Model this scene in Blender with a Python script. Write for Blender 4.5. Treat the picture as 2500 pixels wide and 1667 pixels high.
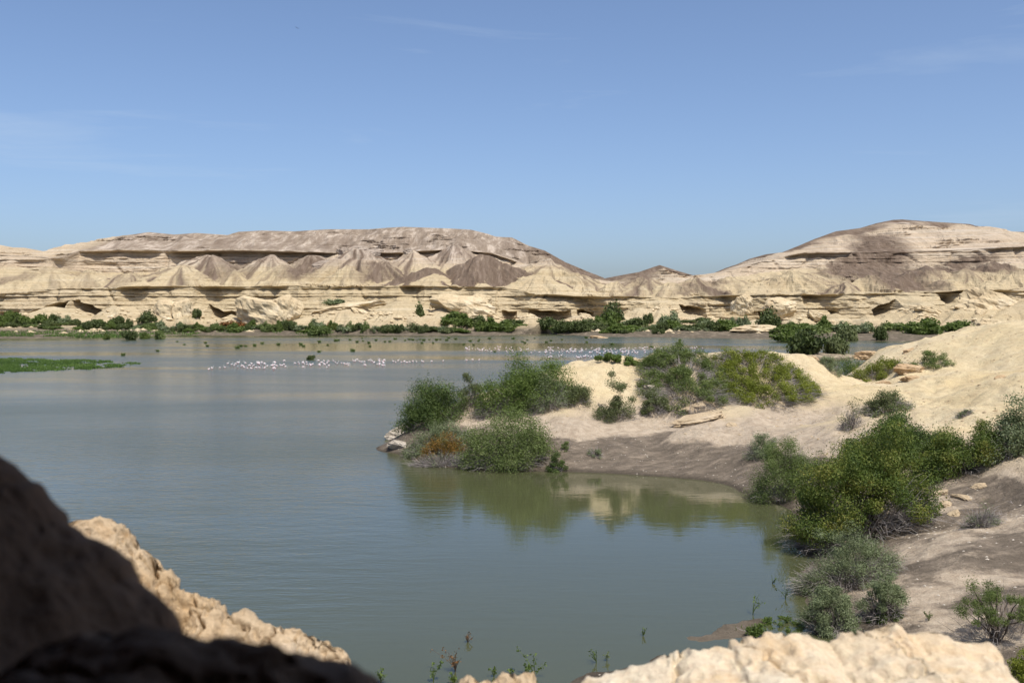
import bpy, math, random, time; _T0 = time.time()
import numpy as np
from mathutils import Vector, Matrix

# ------------------------------------------------------------------ camera / world / sun / exposure
sc = bpy.context.scene
for o in list(bpy.data.objects):
    bpy.data.objects.remove(o)
COL = sc.collection
R = math.radians
CAMZ, FPX = 14.0, 2430.0
PITCH = math.atan(73.5 / FPX)
cd = bpy.data.cameras.new('camera')
cam = bpy.data.objects.new('camera', cd); COL.objects.link(cam)
cam.location = (0, 0, CAMZ); cam.rotation_euler = (math.pi / 2 - PITCH, 0, 0)
cd.sensor_width = 36.0; cd.lens = 36.0 * FPX / 2500.0
cd.clip_start = 0.05; cd.clip_end = 20000
cd.dof.use_dof = True; cd.dof.focus_distance = 160.0; cd.dof.aperture_fstop = 2.2
sc.camera = cam

SUN_EL, SUN_AZ = R(63), R(148)      # azimuth clockwise from +Y (view direction): behind and to the right
SUN = Vector((math.cos(SUN_EL) * math.sin(SUN_AZ), math.cos(SUN_EL) * math.cos(SUN_AZ), math.sin(SUN_EL)))
sd = bpy.data.lights.new('sun', 'SUN'); sd.energy = 3.75; sd.angle = R(0.53); sd.color = (1.0, 0.955, 0.885)
sun = bpy.data.objects.new('sun', sd); COL.objects.link(sun)
sun.rotation_euler = SUN.to_track_quat('Z', 'Y').to_euler(); sun.location = (0, -20, 60)

w = bpy.data.worlds.new('World'); sc.world = w; w.use_nodes = True
nt = w.node_tree; nt.nodes.clear()
wo = nt.nodes.new('ShaderNodeOutputWorld'); bg = nt.nodes.new('ShaderNodeBackground')
sky = nt.nodes.new('ShaderNodeTexSky'); sky.sky_type = 'NISHITA'; sky.sun_disc = False
sky.sun_elevation = SUN_EL; sky.sun_rotation = SUN_AZ
sky.altitude = 100; sky.air_density = 0.70; sky.dust_density = 2.3; sky.ozone_density = 3.6
tc = nt.nodes.new('ShaderNodeTexCoord'); mp = nt.nodes.new('ShaderNodeMapping')
mp.inputs['Scale'].default_value = (1.6, 1.6, 13.0); mp.inputs['Rotation'].default_value = (0.05, 0.1, 0.4); mp.inputs['Location'].default_value = (0.35, 0.0, 0.9)
cn = nt.nodes.new('ShaderNodeTexNoise'); cn.inputs['Scale'].default_value = 1.6
cn.inputs['Detail'].default_value = 9; cn.inputs['Roughness'].default_value = 0.58; cn.inputs['Distortion'].default_value = 0.5
cr = nt.nodes.new('ShaderNodeMapRange'); cr.inputs['From Min'].default_value = 0.55; cr.inputs['From Max'].default_value = 0.80
cr.inputs['To Min'].default_value = 0.0; cr.inputs['To Max'].default_value = 0.34
mx = nt.nodes.new('ShaderNodeMixRGB'); mx.inputs['Color2'].default_value = (3.6, 4.2, 4.9, 1)
L = nt.links.new
L(tc.outputs['Generated'], mp.inputs['Vector']); L(mp.outputs['Vector'], cn.inputs['Vector'])
L(cn.outputs['Fac'], cr.inputs['Value']); L(cr.outputs['Result'], mx.inputs['Fac'])
L(sky.outputs['Color'], mx.inputs['Color1']); L(mx.outputs['Color'], bg.inputs['Color'])
bg.inputs['Strength'].default_value = 0.143
L(bg.outputs['Background'], wo.inputs['Surface'])
sc.view_settings.view_transform = 'Standard'; sc.view_settings.look = 'None'
sc.view_settings.exposure = 0.28; sc.view_settings.gamma = 1.0
sc.cycles.max_bounces = 6; sc.cycles.transparent_max_bounces = 6
sc.cycles.use_adaptive_sampling = True

# ------------------------------------------------------------------ numeric helpers
rng = np.random.default_rng(7); random.seed(7)
_pt = np.random.default_rng(99).permutation(256); _pt = np.concatenate([_pt, _pt, _pt])
_g = np.array([[1,1,0],[-1,1,0],[1,-1,0],[-1,-1,0],[1,0,1],[-1,0,1],[1,0,-1],[-1,0,-1],[0,1,1],[0,-1,1],[0,1,-1],[0,-1,-1]], float)
def pn(x, y, z=0.0):
    x, y, z = np.broadcast_arrays(np.asarray(x, float), np.asarray(y, float), np.asarray(z, float))
    xi, yi, zi = np.floor(x), np.floor(y), np.floor(z)
    fx, fy, fz = x - xi, y - yi, z - zi
    xi, yi, zi = xi.astype(int) & 255, yi.astype(int) & 255, zi.astype(int) & 255
    u, v, w_ = (t * t * t * (t * (t * 6 - 15) + 10) for t in (fx, fy, fz))
    def gr(a, b, c):
        h = _pt[_pt[_pt[(xi + a) & 255] + ((yi + b) & 255)] + ((zi + c) & 255)] % 12
        return _g[h, 0] * (fx - a) + _g[h, 1] * (fy - b) + _g[h, 2] * (fz - c)
    l = lambda a, b, t: a + (b - a) * t
    return l(l(l(gr(0,0,0), gr(1,0,0), u), l(gr(0,1,0), gr(1,1,0), u), v), l(l(gr(0,0,1), gr(1,0,1), u), l(gr(0,1,1), gr(1,1,1), u), v), w_)
def fbm(x, y, z=0.0, o=4, g=0.5):
    s, a, f = 0, 1.0, 1.0
    for i in range(o):
        s = s + a * pn(np.asarray(x) * f + 17.3 * i, np.asarray(y) * f - 9.1 * i, np.asarray(z) * f + 4.7 * i); a *= g; f *= 2.03
    return s
def worley(x, y, z=0.0, seed=0):
    x, y, z = np.broadcast_arrays(np.asarray(x, float), np.asarray(y, float), np.asarray(z, float))
    xi, yi, zi = (np.floor(t).astype(int) for t in (x, y, z)); best = np.full(x.shape, 9.0)
    rt = np.random.default_rng(5 + seed).random((256, 3))
    for a in (-1, 0, 1):
        for b in (-1, 0, 1):
            for c in (-1, 0, 1):
                h = _pt[_pt[_pt[(xi + a) & 255] + ((yi + b) & 255)] + ((zi + c) & 255)]
                d = (xi + a + rt[h, 0] - x) ** 2 + (yi + b + rt[h, 1] - y) ** 2 + (zi + c + rt[h, 2] - z) ** 2
                best = np.minimum(best, d)
    return np.sqrt(best)
def cells(x, y, z, seed=0):
    """random height per cell and distance to the cell border"""
    x, y, z = np.broadcast_arrays(np.asarray(x, float), np.asarray(y, float), np.asarray(z, float))
    xi, yi, zi = (np.floor(t).astype(int) for t in (x, y, z)); b1 = np.full(x.shape, 9.0); b2 = b1.copy(); hid = np.zeros(x.shape)
    rt = np.random.default_rng(5 + seed).random((256, 4))
    for a in (-1, 0, 1):
        for b in (-1, 0, 1):
            for c in (-1, 0, 1):
                h = _pt[_pt[_pt[(xi + a) & 255] + ((yi + b) & 255)] + ((zi + c) & 255)]
                d = (xi + a + rt[h, 0] - x) ** 2 + (yi + b + rt[h, 1] - y) ** 2 + (zi + c + rt[h, 2] - z) ** 2
                new = d < b1; b2 = np.where(new, b1, np.minimum(b2, d)); hid = np.where(new, rt[h, 3], hid); b1 = np.minimum(b1, d)
    return hid, np.sqrt(b2) - np.sqrt(b1)
def sst(a, b, x):
    t = np.clip((x - a) / (b - a), 0, 1); return t * t * (3 - 2 * t)
# a pixel of the photograph and a distance give a place in the world
_f = np.array([0, math.cos(PITCH), -math.sin(PITCH)]); _u = np.array([0, math.sin(PITCH), math.cos(PITCH)])
def ray(u, v):
    return _f + np.array([1.0, 0, 0]) * ((u - 1250) / FPX) - _u * ((v - 833.5) / FPX)
def P(u, v, D):
    r = ray(u, v); return np.array([0, 0, CAMZ]) + r * (D / r[1])
def PW(u, v):
    r = ray(u, v); return np.array([0, 0, CAMZ]) + r * (-CAMZ / r[2])
def curve(pts):
    """(u, v, D) points -> functions Y(X), Z(X)"""
    q = np.array([P(*p) if p[2] else PW(p[0], p[1]) for p in pts]); q = q[np.argsort(q[:, 0])]
    return (lambda X: np.interp(X, q[:, 0], q[:, 1])), (lambda X: np.interp(X, q[:, 0], q[:, 2]))

# ------------------------------------------------------------------ mesh helpers
def mesh_np(name, verts, quads=None, tris=None, smooth=False, mat_idx=None):
    me = bpy.data.meshes.new(name)
    verts = np.asarray(verts, np.float32).reshape(-1, 3)
    nq = 0 if quads is None else len(quads); ntr = 0 if tris is None else len(tris)
    me.vertices.add(len(verts)); me.vertices.foreach_set('co', verts.ravel())
    li = []
    if nq: li.append(np.asarray(quads, np.int32).ravel())
    if ntr: li.append(np.asarray(tris, np.int32).ravel())
    li = np.concatenate(li); me.loops.add(len(li)); me.loops.foreach_set('vertex_index', li)
    me.polygons.add(nq + ntr)
    st = np.concatenate([np.arange(nq) * 4, nq * 4 + np.arange(ntr) * 3]).astype(np.int32)
    me.polygons.foreach_set('loop_start', st)
    if mat_idx is not None: me.polygons.foreach_set('material_index', np.asarray(mat_idx, np.int32))
    me.polygons.foreach_set('use_smooth', np.full(nq + ntr, smooth, bool))
    me.update(calc_edges=True)
    return me
def grid_faces(nr, nc, wrap=False):
    r = np.arange(nr - 1)[:, None]; c = np.arange(nc if wrap else nc - 1)[None, :]; c2 = (c + 1) % nc
    return np.stack([r * nc + c, r * nc + c2, (r + 1) * nc + c2, (r + 1) * nc + c], -1).reshape(-1, 4)
def attr(me, name, vals):
    a = me.attributes.new(name, 'FLOAT', 'POINT'); a.data.foreach_set('value', np.asarray(vals, np.float32).ravel())
def link(name, me, mats, parent=None, loc=None):
    o = bpy.data.objects.new(name, me); COL.objects.link(o)
    if me is not None and not me.materials:
        for m in (mats if isinstance(mats, (list, tuple)) else [mats]): me.materials.append(m)
    if parent is not None: o.parent = parent
    if loc is not None: o.location = loc
    return o
def tag(o, label=None, cat=None, group=None, kind=None):
    if label: o['label'] = label
    if cat: o['category'] = cat
    if group: o['group'] = group
    if kind: o['kind'] = kind
    return o
def tubes(paths, sides=5):
    """paths: list of (points Nx3, radii N) -> verts, quads"""
    V, Q, n = [], [], 0
    for p, r in paths:
        p = np.asarray(p, float); r = np.asarray(r, float)
        t = np.gradient(p, axis=0); t /= np.linalg.norm(t, axis=1)[:, None] + 1e-9
        a = np.where(np.abs(t[:, 2:3]) > 0.9, np.array([[1.0, 0, 0]]), np.array([[0, 0, 1.0]]))
        b = np.cross(t, a); b /= np.linalg.norm(b, axis=1)[:, None] + 1e-9; c = np.cross(t, b)
        th = np.arange(sides) * 2 * math.pi / sides
        ring = p[:, None] + r[:, None, None] * (np.cos(th)[None, :, None] * b[:, None] + np.sin(th)[None, :, None] * c[:, None])
        V.append(ring.reshape(-1, 3)); Q.append(grid_faces(len(p), sides, True) + n); n += len(p) * sides
    return np.concatenate(V), np.concatenate(Q)

# ------------------------------------------------------------------ materials
class NT:
    def __init__(s, name):
        s.m = bpy.data.materials.new(name); s.m.use_nodes = True; s.t = s.m.node_tree; s.t.nodes.clear()
        s.out = s.n('ShaderNodeOutputMaterial')
    def n(s, typ, **k):
        d = s.t.nodes.new(typ)
        for a, b in k.items(): setattr(d, a, b)
        return d
    def l(s, a, b): s.t.links.new(a, b)
    def val(s, sock, v):
        if hasattr(v, 'is_linked'): s.l(v, sock)
        else: sock.default_value = v
    def coord(s, scale=(1, 1, 1), kind='Object'):
        c = s.n('ShaderNodeTexCoord'); m = s.n('ShaderNodeMapping'); m.inputs['Scale'].default_value = scale
        s.l(c.outputs[kind], m.inputs['Vector']); return m.outputs['Vector']
    def noise(s, vec, scale, detail=5, rough=0.55, dist=0.0):
        d = s.n('ShaderNodeTexNoise'); d.inputs['Scale'].default_value = scale; d.inputs['Detail'].default_value = detail
        d.inputs['Roughness'].default_value = rough; d.inputs['Distortion'].default_value = dist
        s.l(vec, d.inputs['Vector']); return d.outputs['Fac']
    def ramp(s, fac, stops):
        d = s.n('ShaderNodeValToRGB'); e = d.color_ramp.elements
        while len(e) < len(stops): e.new(0.5)
        for i, (p, c) in enumerate(stops):
            e[i].position = p; e[i].color = (*c, 1) if len(c) == 3 else c
        s.l(fac, d.inputs['Fac']); return d.outputs['Color']
    def mix(s, f, a, b, blend='MIX'):
        d = s.n('ShaderNodeMixRGB', blend_type=blend)
        for k, v in (('Fac', f), ('Color1', a), ('Color2', b)):
            if isinstance(v, tuple): v = (*v, 1)
            s.val(d.inputs[k], v)
        return d.outputs['Color']
    def math(s, op, a, b=0.0, c=0.0, clamp=False):
        d = s.n('ShaderNodeMath', operation=op, use_clamp=clamp)
        s.val(d.inputs[0], a); s.val(d.inputs[1], b); s.val(d.inputs[2], c); return d.outputs[0]
    def mr(s, v, a, b, c=0.0, d_=1.0):
        d = s.n('ShaderNodeMapRange'); s.val(d.inputs['Value'], v)
        for k, q in (('From Min', a), ('From Max', b), ('To Min', c), ('To Max', d_)): d.inputs[k].default_value = q
        return d.outputs['Result']
    def attr(s, name):
        d = s.n('ShaderNodeAttribute'); d.attribute_name = name; return d.outputs['Fac']
    def bump(s, h, strength=0.3, dist=0.1):
        d = s.n('ShaderNodeBump'); d.inputs['Strength'].default_value = strength; d.inputs['Distance'].default_value = dist
        s.l(h, d.inputs['Height']); return d.outputs['Normal']
    def bsdf(s, col, rough=0.9, spec=0.15, normal=None, **kw):
        d = s.n('ShaderNodeBsdfPrincipled')
        s.val(d.inputs['Base Color'], (*col, 1) if isinstance(col, tuple) else col); s.val(d.inputs['Roughness'], rough)
        d.inputs['Specular IOR Level'].default_value = spec
        for k, v in kw.items(): s.val(d.inputs[k], v)
        if normal is not None: s.l(normal, d.inputs['Normal'])
        s.l(d.outputs[0], s.out.inputs['Surface']); return d

def mat_cliffs():
    t = NT('badland_rock'); o = t.coord()
    z = t.n('ShaderNodeSeparateXYZ'); t.l(o, z.inputs[0])
    strat = t.noise(t.coord((0.006, 0.006, 0.55)), 1.0, 6, 0.7, 0.15)
    c = t.ramp(strat, [(0.25, (0.31, 0.24, 0.14)), (0.42, (0.415, 0.33, 0.20)), (0.55, (0.465, 0.38, 0.24)), (0.72, (0.53, 0.45, 0.31))])
    pale = t.ramp(strat, [(0.3, (0.36, 0.27, 0.195)), (0.5, (0.46, 0.37, 0.28)), (0.68, (0.51, 0.455, 0.385))])
    c = t.mix(t.attr('pale'), c, pale)
    big = t.noise(o, 0.035, 5, 0.6)
    c = t.mix(t.mr(big, 0.35, 0.75, 0.0, 0.45), c, (0.45, 0.355, 0.23))
    fine = t.noise(t.coord((0.5, 0.5, 2.2)), 1.0, 5, 0.7)
    c = t.mix(0.35, c, t.ramp(fine, [(0.3, (0.25, 0.25, 0.25)), (0.7, (0.75, 0.75, 0.75))]), 'OVERLAY')
    sn = t.noise(t.coord((0.28, 0.05, 0.05)), 1.0, 6, 0.7)
    scol = t.ramp(sn, [(0.3, (0.115, 0.082, 0.058)), (0.5, (0.155, 0.114, 0.083)), (0.7, (0.225, 0.172, 0.13))])
    grey = t.ramp(t.noise(t.coord((0.16, 0.03, 0.05)), 1.0, 7, 0.72), [(0.34, (0.17, 0.128, 0.095)), (0.5, (0.265, 0.21, 0.163)), (0.62, (0.46, 0.385, 0.31))])
    c = t.mix(t.attr('grey'), c, grey)
    sf = t.math('MULTIPLY', t.attr('scree'), t.mr(t.noise(t.coord((0.30, 0.05, 0.07)), 1.0, 7, 0.7), 0.20, 0.42), clamp=True)
    c = t.mix(sf, c, scol)
    soil = t.ramp(t.noise(o, 0.3, 6, 0.65), [(0.3, (0.075, 0.066, 0.046)), (0.55, (0.15, 0.122, 0.088)), (0.75, (0.36, 0.29, 0.21))])
    c = t.mix(t.attr('mud'), c, soil)
    h = t.math('ADD', t.noise(o, 0.6, 6, 0.7), t.math('MULTIPLY', t.noise(t.coord((0.15, 0.15, 2.5)), 1.0, 4, 0.6), 0.8))
    t.bsdf(c, 0.95, 0.05, t.bump(h, 0.7, 1.0)); return t.m
def mat_sand():
    t = NT('sand_and_soil'); o = t.coord()
    n1 = t.noise(o, 0.12, 6, 0.6); n2 = t.noise(o, 1.3, 7, 0.68); n3 = t.noise(o, 9.0, 4, 0.7)
    c = t.ramp(n1, [(0.3, (0.53, 0.42, 0.238)), (0.5, (0.595, 0.49, 0.30)), (0.7, (0.585, 0.49, 0.325))])
    c = t.mix(t.mr(n2, 0.42, 0.72, 0, 0.65), c, (0.42, 0.305, 0.18))
    c = t.mix(t.mr(t.noise(t.coord((1.0, 1.0, 1.0)), 3.2, 8, 0.75), 0.56, 0.74, 0, 0.6), c, (0.27, 0.205, 0.145))
    c = t.mix(t.attr('pale'), c, t.ramp(n2, [(0.3, (0.32, 0.25, 0.175)), (0.6, (0.47, 0.385, 0.285))]))
    s = t.ramp(t.noise(t.coord((0.45, 1.2, 1.0)), 1.4, 8, 0.72), [(0.3, (0.098, 0.079, 0.060)), (0.5, (0.155, 0.126, 0.095)), (0.62, (0.23, 0.185, 0.138)), (0.76, (0.37, 0.30, 0.215))])
    edge = t.math('ADD', t.attr('soil'), t.math('MULTIPLY', t.math('SUBTRACT', t.noise(t.coord((0.6, 1.0, 1.0)), 0.7, 8, 0.72), 0.5), 1.7))
    c = t.mix(t.mr(edge, 0.38, 0.72), c, s)
    wet = t.attr('wet'); c = t.mix(t.math('MULTIPLY', wet, 0.75), c, (0.055, 0.045, 0.033))
    c = t.mix(0.3, c, t.ramp(n3, [(0.3, (0.25, 0.25, 0.25)), (0.7, (0.75, 0.75, 0.75))]), 'OVERLAY')
    h = t.math('ADD', t.math('MULTIPLY', n2, 1.0), t.math('MULTIPLY', n3, 0.35))
    t.bsdf(c, 0.95, 0.08, t.bump(h, 0.9, 0.30)); return t.m
def mat_water():
    t = NT('lake_water')
    o = t.coord()
    wind = t.mr(t.noise(t.coord((0.004, 0.014, 1)), 1.0, 4, 0.55, 0.4), 0.40, 0.62)
    a = t.noise(t.coord((0.35, 1.1, 1)), 1.0, 3, 0.55, 0.2)
    b = t.noise(t.coord((1.4, 4.2, 1)), 1.0, 3, 0.5, 0.2)
    g = t.noise(t.coord((0.07, 0.22, 1)), 1.0, 3, 0.5)
    h = t.math('ADD', t.math('ADD', t.math('MULTIPLY', a, 0.45), t.math('MULTIPLY', b, 0.16)), t.math('MULTIPLY', g, 0.6))
    calm = t.math('ADD', 0.32, t.math('MULTIPLY', wind, 0.95))
    # the cove behind the spit lies out of the wind
    sx = t.n('ShaderNodeSeparateXYZ'); t.l(o, sx.inputs[0])
    lee = t.math('MULTIPLY', t.mr(t.math('SUBTRACT', sx.outputs[0], t.math('MULTIPLY', sx.outputs[1], 0.18)), -34.0, -12.0), t.mr(sx.outputs[1], 150.0, 95.0))
    amp = t.math('MULTIPLY', calm, t.mr(lee, 0.0, 1.0, 1.0, 0.10))
    bp = t.n('ShaderNodeBump'); bp.inputs['Strength'].default_value = 1.0
    t.l(h, bp.inputs['Height']); t.l(t.math('MULTIPLY', amp, 0.21), bp.inputs['Distance'])
    col = t.ramp(t.noise(t.coord((0.012, 0.02, 1)), 1.0, 4), [(0.3, (0.062, 0.066, 0.027)), (0.7, (0.072, 0.077, 0.036))])
    t.bsdf(col, t.math('ADD', 0.03, t.math('MULTIPLY', amp, 0.20)), 0.5, bp.outputs['Normal'], IOR=1.56); return t.m
def mat_leaf(name, cols, trans=0.3, nscale=0.6):
    t = NT(name); gi = t.n('ShaderNodeNewGeometry')
    f = t.math('ADD', t.math('MULTIPLY', gi.outputs['Random Per Island'], 0.36), t.math('MULTIPLY', t.mr(t.noise(t.coord(), nscale, 3), 0.3, 0.7), 0.62))
    k = len(cols); c = t.ramp(f, [(0.15 + 0.7 * i / (k - 1), cc) for i, cc in enumerate(cols)])
    d = t.n('ShaderNodeBsdfPrincipled'); t.l(c, d.inputs['Base Color']); d.inputs['Roughness'].default_value = 0.6
    d.inputs['Specular IOR Level'].default_value = 0.25
    tr = t.n('ShaderNodeBsdfTranslucent'); t.l(t.mix(1.0, c, (1.0, 1.15, 0.6), 'MULTIPLY'), tr.inputs['Color'])
    ms = t.n('ShaderNodeMixShader'); ms.inputs[0].default_value = trans
    t.l(d.outputs[0], ms.inputs[1]); t.l(tr.outputs[0], ms.inputs[2]); t.l(ms.outputs[0], t.out.inputs['Surface'])
    return t.m
def mat_plain(name, a, b, scale=3.0, rough=0.85, spec=0.2, bump=0.0):
    t = NT(name); n = t.noise(t.coord(), scale, 5, 0.6); c = t.ramp(n, [(0.3, a), (0.7, b)])
    t.bsdf(c, rough, spec, t.bump(n, bump, 0.05) if bump else None); return t.m
def mat_rock(name, a, b, c_, scale=2.0, bs=0.5, bd=0.03, stain=None):
    t = NT(name); o = t.coord(); n1 = t.noise(o, scale * 0.35, 5, 0.6); n2 = t.noise(o, scale * 2.2, 7, 0.7); n3 = t.noise(o, scale * 14, 5, 0.7)
    c = t.ramp(n1, [(0.3, a), (0.55, b), (0.75, c_)])
    c = t.mix(t.mr(n2, 0.5, 0.78, 0, 0.7), c, tuple(0.62 * q for q in a))
    if stain: c = t.mix(t.mr(t.noise(t.coord((1, 1, 1.6)), scale * 0.9, 8, 0.7, 0.6), 0.52, 0.68, 0, 0.85), c, stain)
    c = t.mix(0.3, c, t.ramp(n3, [(0.3, (0.2, 0.2, 0.2)), (0.7, (0.8, 0.8, 0.8))]), 'OVERLAY')
    h = t.math('ADD', n2, t.math('MULTIPLY', n3, 0.4))
    t.bsdf(c, 0.93, 0.1, t.bump(h, bs, bd)); return t.m

M = dict(
    cliff=mat_cliffs(), sand=mat_sand(), water=mat_water(),
    farrock=mat_rock('pale_far_rock', (0.46, 0.35, 0.21), (0.58, 0.47, 0.30), (0.66, 0.57, 0.42), 0.25, 0.7, 0.6),
    greyrock=mat_rock('grey_far_rock', (0.28, 0.22, 0.17), (0.36, 0.30, 0.24), (0.45, 0.38, 0.31), 0.25, 0.7, 0.6),
    tanrock=mat_rock('tan_ledge_rock', (0.38, 0.285, 0.175), (0.50, 0.395, 0.26), (0.56, 0.46, 0.33), 0.9, 0.7, 0.15),
    orangerock=mat_rock('orange_ledge_rock', (0.37, 0.245, 0.135), (0.48, 0.35, 0.21), (0.54, 0.43, 0.29), 0.9, 0.7, 0.15),
    tiprock=mat_rock('grey_shore_rock', (0.30, 0.25, 0.19), (0.42, 0.37, 0.30), (0.52, 0.47, 0.40), 1.0, 0.7, 0.15),
    nearrock=mat_rock('near_pale_limestone', (0.56, 0.44, 0.29), (0.63, 0.54, 0.40), (0.67, 0.61, 0.51), 1.6, 0.8, 0.05, (0.56, 0.40, 0.23)),
    nearrock2=mat_rock('near_pitted_limestone', (0.44, 0.31, 0.175), (0.54, 0.42, 0.28), (0.62, 0.53, 0.42), 2.2, 0.9, 0.05, (0.36, 0.225, 0.105)),
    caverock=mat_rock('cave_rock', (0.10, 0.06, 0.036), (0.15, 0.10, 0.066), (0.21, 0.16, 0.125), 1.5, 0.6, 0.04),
    bright=mat_leaf('bright_green_leaves', [(0.075, 0.11, 0.024), (0.115, 0.165, 0.034), (0.165, 0.215, 0.05)]),
    fargreen=mat_leaf('far_bush_leaves', [(0.08, 0.115, 0.028), (0.125, 0.17, 0.04), (0.17, 0.21, 0.06)], 0.35),
    fardark=mat_leaf('far_dark_leaves', [(0.055, 0.072, 0.025), (0.085, 0.11, 0.034), (0.125, 0.15, 0.05)], 0.25),
    lush=mat_leaf('light_green_leaves', [(0.085, 0.115, 0.035), (0.14, 0.18, 0.05), (0.20, 0.235, 0.075)], 0.32),
    dark=mat_leaf('dark_green_leaves', [(0.043, 0.065, 0.017), (0.075, 0.113, 0.026), (0.123, 0.167, 0.043)], 0.22),
    olive=mat_leaf('olive_leaves', [(0.072, 0.087, 0.032), (0.123, 0.145, 0.055), (0.189, 0.203, 0.087)], 0.22),
    greygreen=mat_leaf('grey_green_leaves', [(0.113, 0.131, 0.061), (0.182, 0.217, 0.108), (0.278, 0.313, 0.174)], 0.22),
    soft=mat_leaf('soft_green_leaves', [(0.087, 0.116, 0.032), (0.145, 0.189, 0.058), (0.210, 0.246, 0.087)], 0.3),
    yellow=mat_leaf('yellow_green_leaves', [(0.109, 0.123, 0.017), (0.181, 0.210, 0.026), (0.275, 0.290, 0.043)], 0.3),
    tree=mat_leaf('acacia_leaves', [(0.043, 0.072, 0.017), (0.087, 0.128, 0.023), (0.152, 0.181, 0.036), (0.232, 0.210, 0.043)], 0.28),
    rust=mat_leaf('rust_leaves', [(0.10, 0.09, 0.025), (0.20, 0.13, 0.025), (0.26, 0.125, 0.025), (0.15, 0.125, 0.03)], 0.25, 0.9),
    rustfar=mat_leaf('red_brown_leaves', [(0.116, 0.087, 0.029), (0.246, 0.109, 0.036), (0.319, 0.131, 0.043)], 0.2, 0.5),
    twig=mat_plain('grey_twigs', (0.20, 0.175, 0.155), (0.34, 0.305, 0.275), 0.8),
    bark=mat_plain('brown_bark', (0.07, 0.055, 0.042), (0.15, 0.12, 0.095), 3.0, bump=0.4),
    grass=mat_leaf('marsh_grass_blades', [(0.051, 0.094, 0.020), (0.087, 0.152, 0.029), (0.145, 0.217, 0.051)], 0.25, 0.05),
    mud=mat_plain('wet_mud', (0.05, 0.055, 0.03), (0.10, 0.10, 0.06), 0.2),
    fwhite=mat_plain('white_feathers', (0.80, 0.74, 0.73), (0.86, 0.82, 0.81), 2.0, 0.7),
    fpink=mat_plain('pink_feathers', (0.78, 0.55, 0.55), (0.82, 0.66, 0.66), 2.0, 0.7),
    fleg=mat_plain('pink_legs', (0.60, 0.22, 0.24), (0.66, 0.30, 0.30), 2.0, 0.6),
    black=mat_plain('dark_feathers', (0.02, 0.02, 0.022), (0.05, 0.045, 0.045), 2.0, 0.8),
    ground=mat_plain('desert_ground', (0.36, 0.28, 0.19), (0.52, 0.42, 0.28), 0.02, 0.95),
    pebble=mat_plain('pale_pebbles', (0.34, 0.29, 0.23), (0.56, 0.50, 0.41), 0.7, 0.9),
)

# ------------------------------------------------------------------ desert floor and lake
def disc(name, rad, z, mat, cy=0.0):
    n = 96; th = np.arange(n) * 2 * math.pi / n
    v = np.concatenate([[[0, cy, z]], np.stack([rad * np.cos(th), cy + rad * np.sin(th), np.full(n, z)], 1)])
    t = np.stack([np.zeros(n, int), 1 + np.arange(n), 1 + (np.arange(n) + 1) % n], 1)
    return link(name, mesh_np(name, v, tris=t), mat)
tag(disc('ground', 9000, -3.0, M['ground']), 'flat desert floor under the lake and hills', kind='structure')
wv = np.array([[-900, 6, 0], [700, 6, 0], [700, 640, 0], [-900, 640, 0]])
tag(link('water', mesh_np('water', wv, quads=[[0, 1, 2, 3]]), M['water']), 'calm grey-green lake between the sand spit and the cliffs', kind='structure')

# ------------------------------------------------------------------ far badlands: shore, lower cliff, cones, mesa
def smooth_rand(n, a, b, seed):
    r = np.random.default_rng(seed); return a + (b - a) * r.random(n)
_lt = smooth_rand(160, 0.8, 3.4, 3); _lz = np.cumsum(_lt) - 8.0; _lp = np.random.default_rng(4).random(160)
def layer(z):
    i = np.clip(np.searchsorted(_lz, z), 1, 158); return i, (z - _lz[i - 1]) / (_lz[i] - _lz[i - 1])
def strata(X, z, amp):
    i, f = layer(z)
    al = pn(X / 22.0, i * 7.31, 3.3) + 0.8 * pn(X / 8.0, i * 3.17, 8.1)
    s = (_lp[i] - 0.35) * 0.9 + 0.75 * al
    edge = np.abs(2 * f - 1) ** 5 * 0.35
    return -amp * (s - edge)
def stair(z, X, Y, k):
    i, f = layer(z + 0.6 * pn(X / 30, Y / 30, 1.7))
    f2 = 0.45 * f + 0.55 * sst(0.72, 0.97, f); zz = _lz[i - 1] + (_lz[i] - _lz[i - 1]) * f2 - 0.6 * pn(X / 30, Y / 30, 1.7)
    return z + (zz - z) * k
def ledge_shift(z, X, Y):
    i, f = layer(z + 0.6 * pn(X / 30, Y / 30, 1.7)); b = np.where(f > .5, i, i - 1)
    pres = np.clip(pn(X / 26.0, b * 5.3, 2.0) * 4 + (_lp[b] - .45) * 1.6, 0, 1)
    return -pres * np.where(f > .5, sst(.74, .95, f), sst(.55, 0.0, f))
# curves in photograph pixels with distances
yA, _ = curve([(-500, 830, 0), (0, 827, 0), (150, 825, 0), (300, 821, 0), (450, 818, 0), (640, 820, 0), (820, 817, 0), (1000, 820, 0), (1200, 820, 0), (1330, 815, 0), (1450, 822, 0), (1620, 824, 0), (1800, 827, 0), (1950, 828, 0), (2130, 833, 0), (2300, 834, 0), (2700, 838, 0)])
yB, zB0 = curve([(-500, 778, 640), (0, 775, 640), (300, 775, 648), (600, 774, 655), (900, 775, 655), (1200, 772, 650), (1300, 770, 640), (1500, 775, 640), (1750, 770, 625), (1900, 772, 610), (2100, 770, 600), (2300, 765, 590), (2500, 770, 580), (2900, 770, 570)])
yC, zC0 = curve([(-500, 700, 655), (0, 715, 655), (120, 706, 660), (300, 700, 664), (450, 697, 668), (600, 698, 668), (780, 697, 670), (950, 697, 668), (1100, 697, 664), (1230, 700, 662), (1300, 713, 655), (1400, 722, 652), (1600, 724, 648), (1750, 721, 640), (1900, 716, 626), (2050, 716, 618), (2200, 712, 612), (2350, 708, 604), (2500, 707, 596), (2900, 700, 590)])
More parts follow.
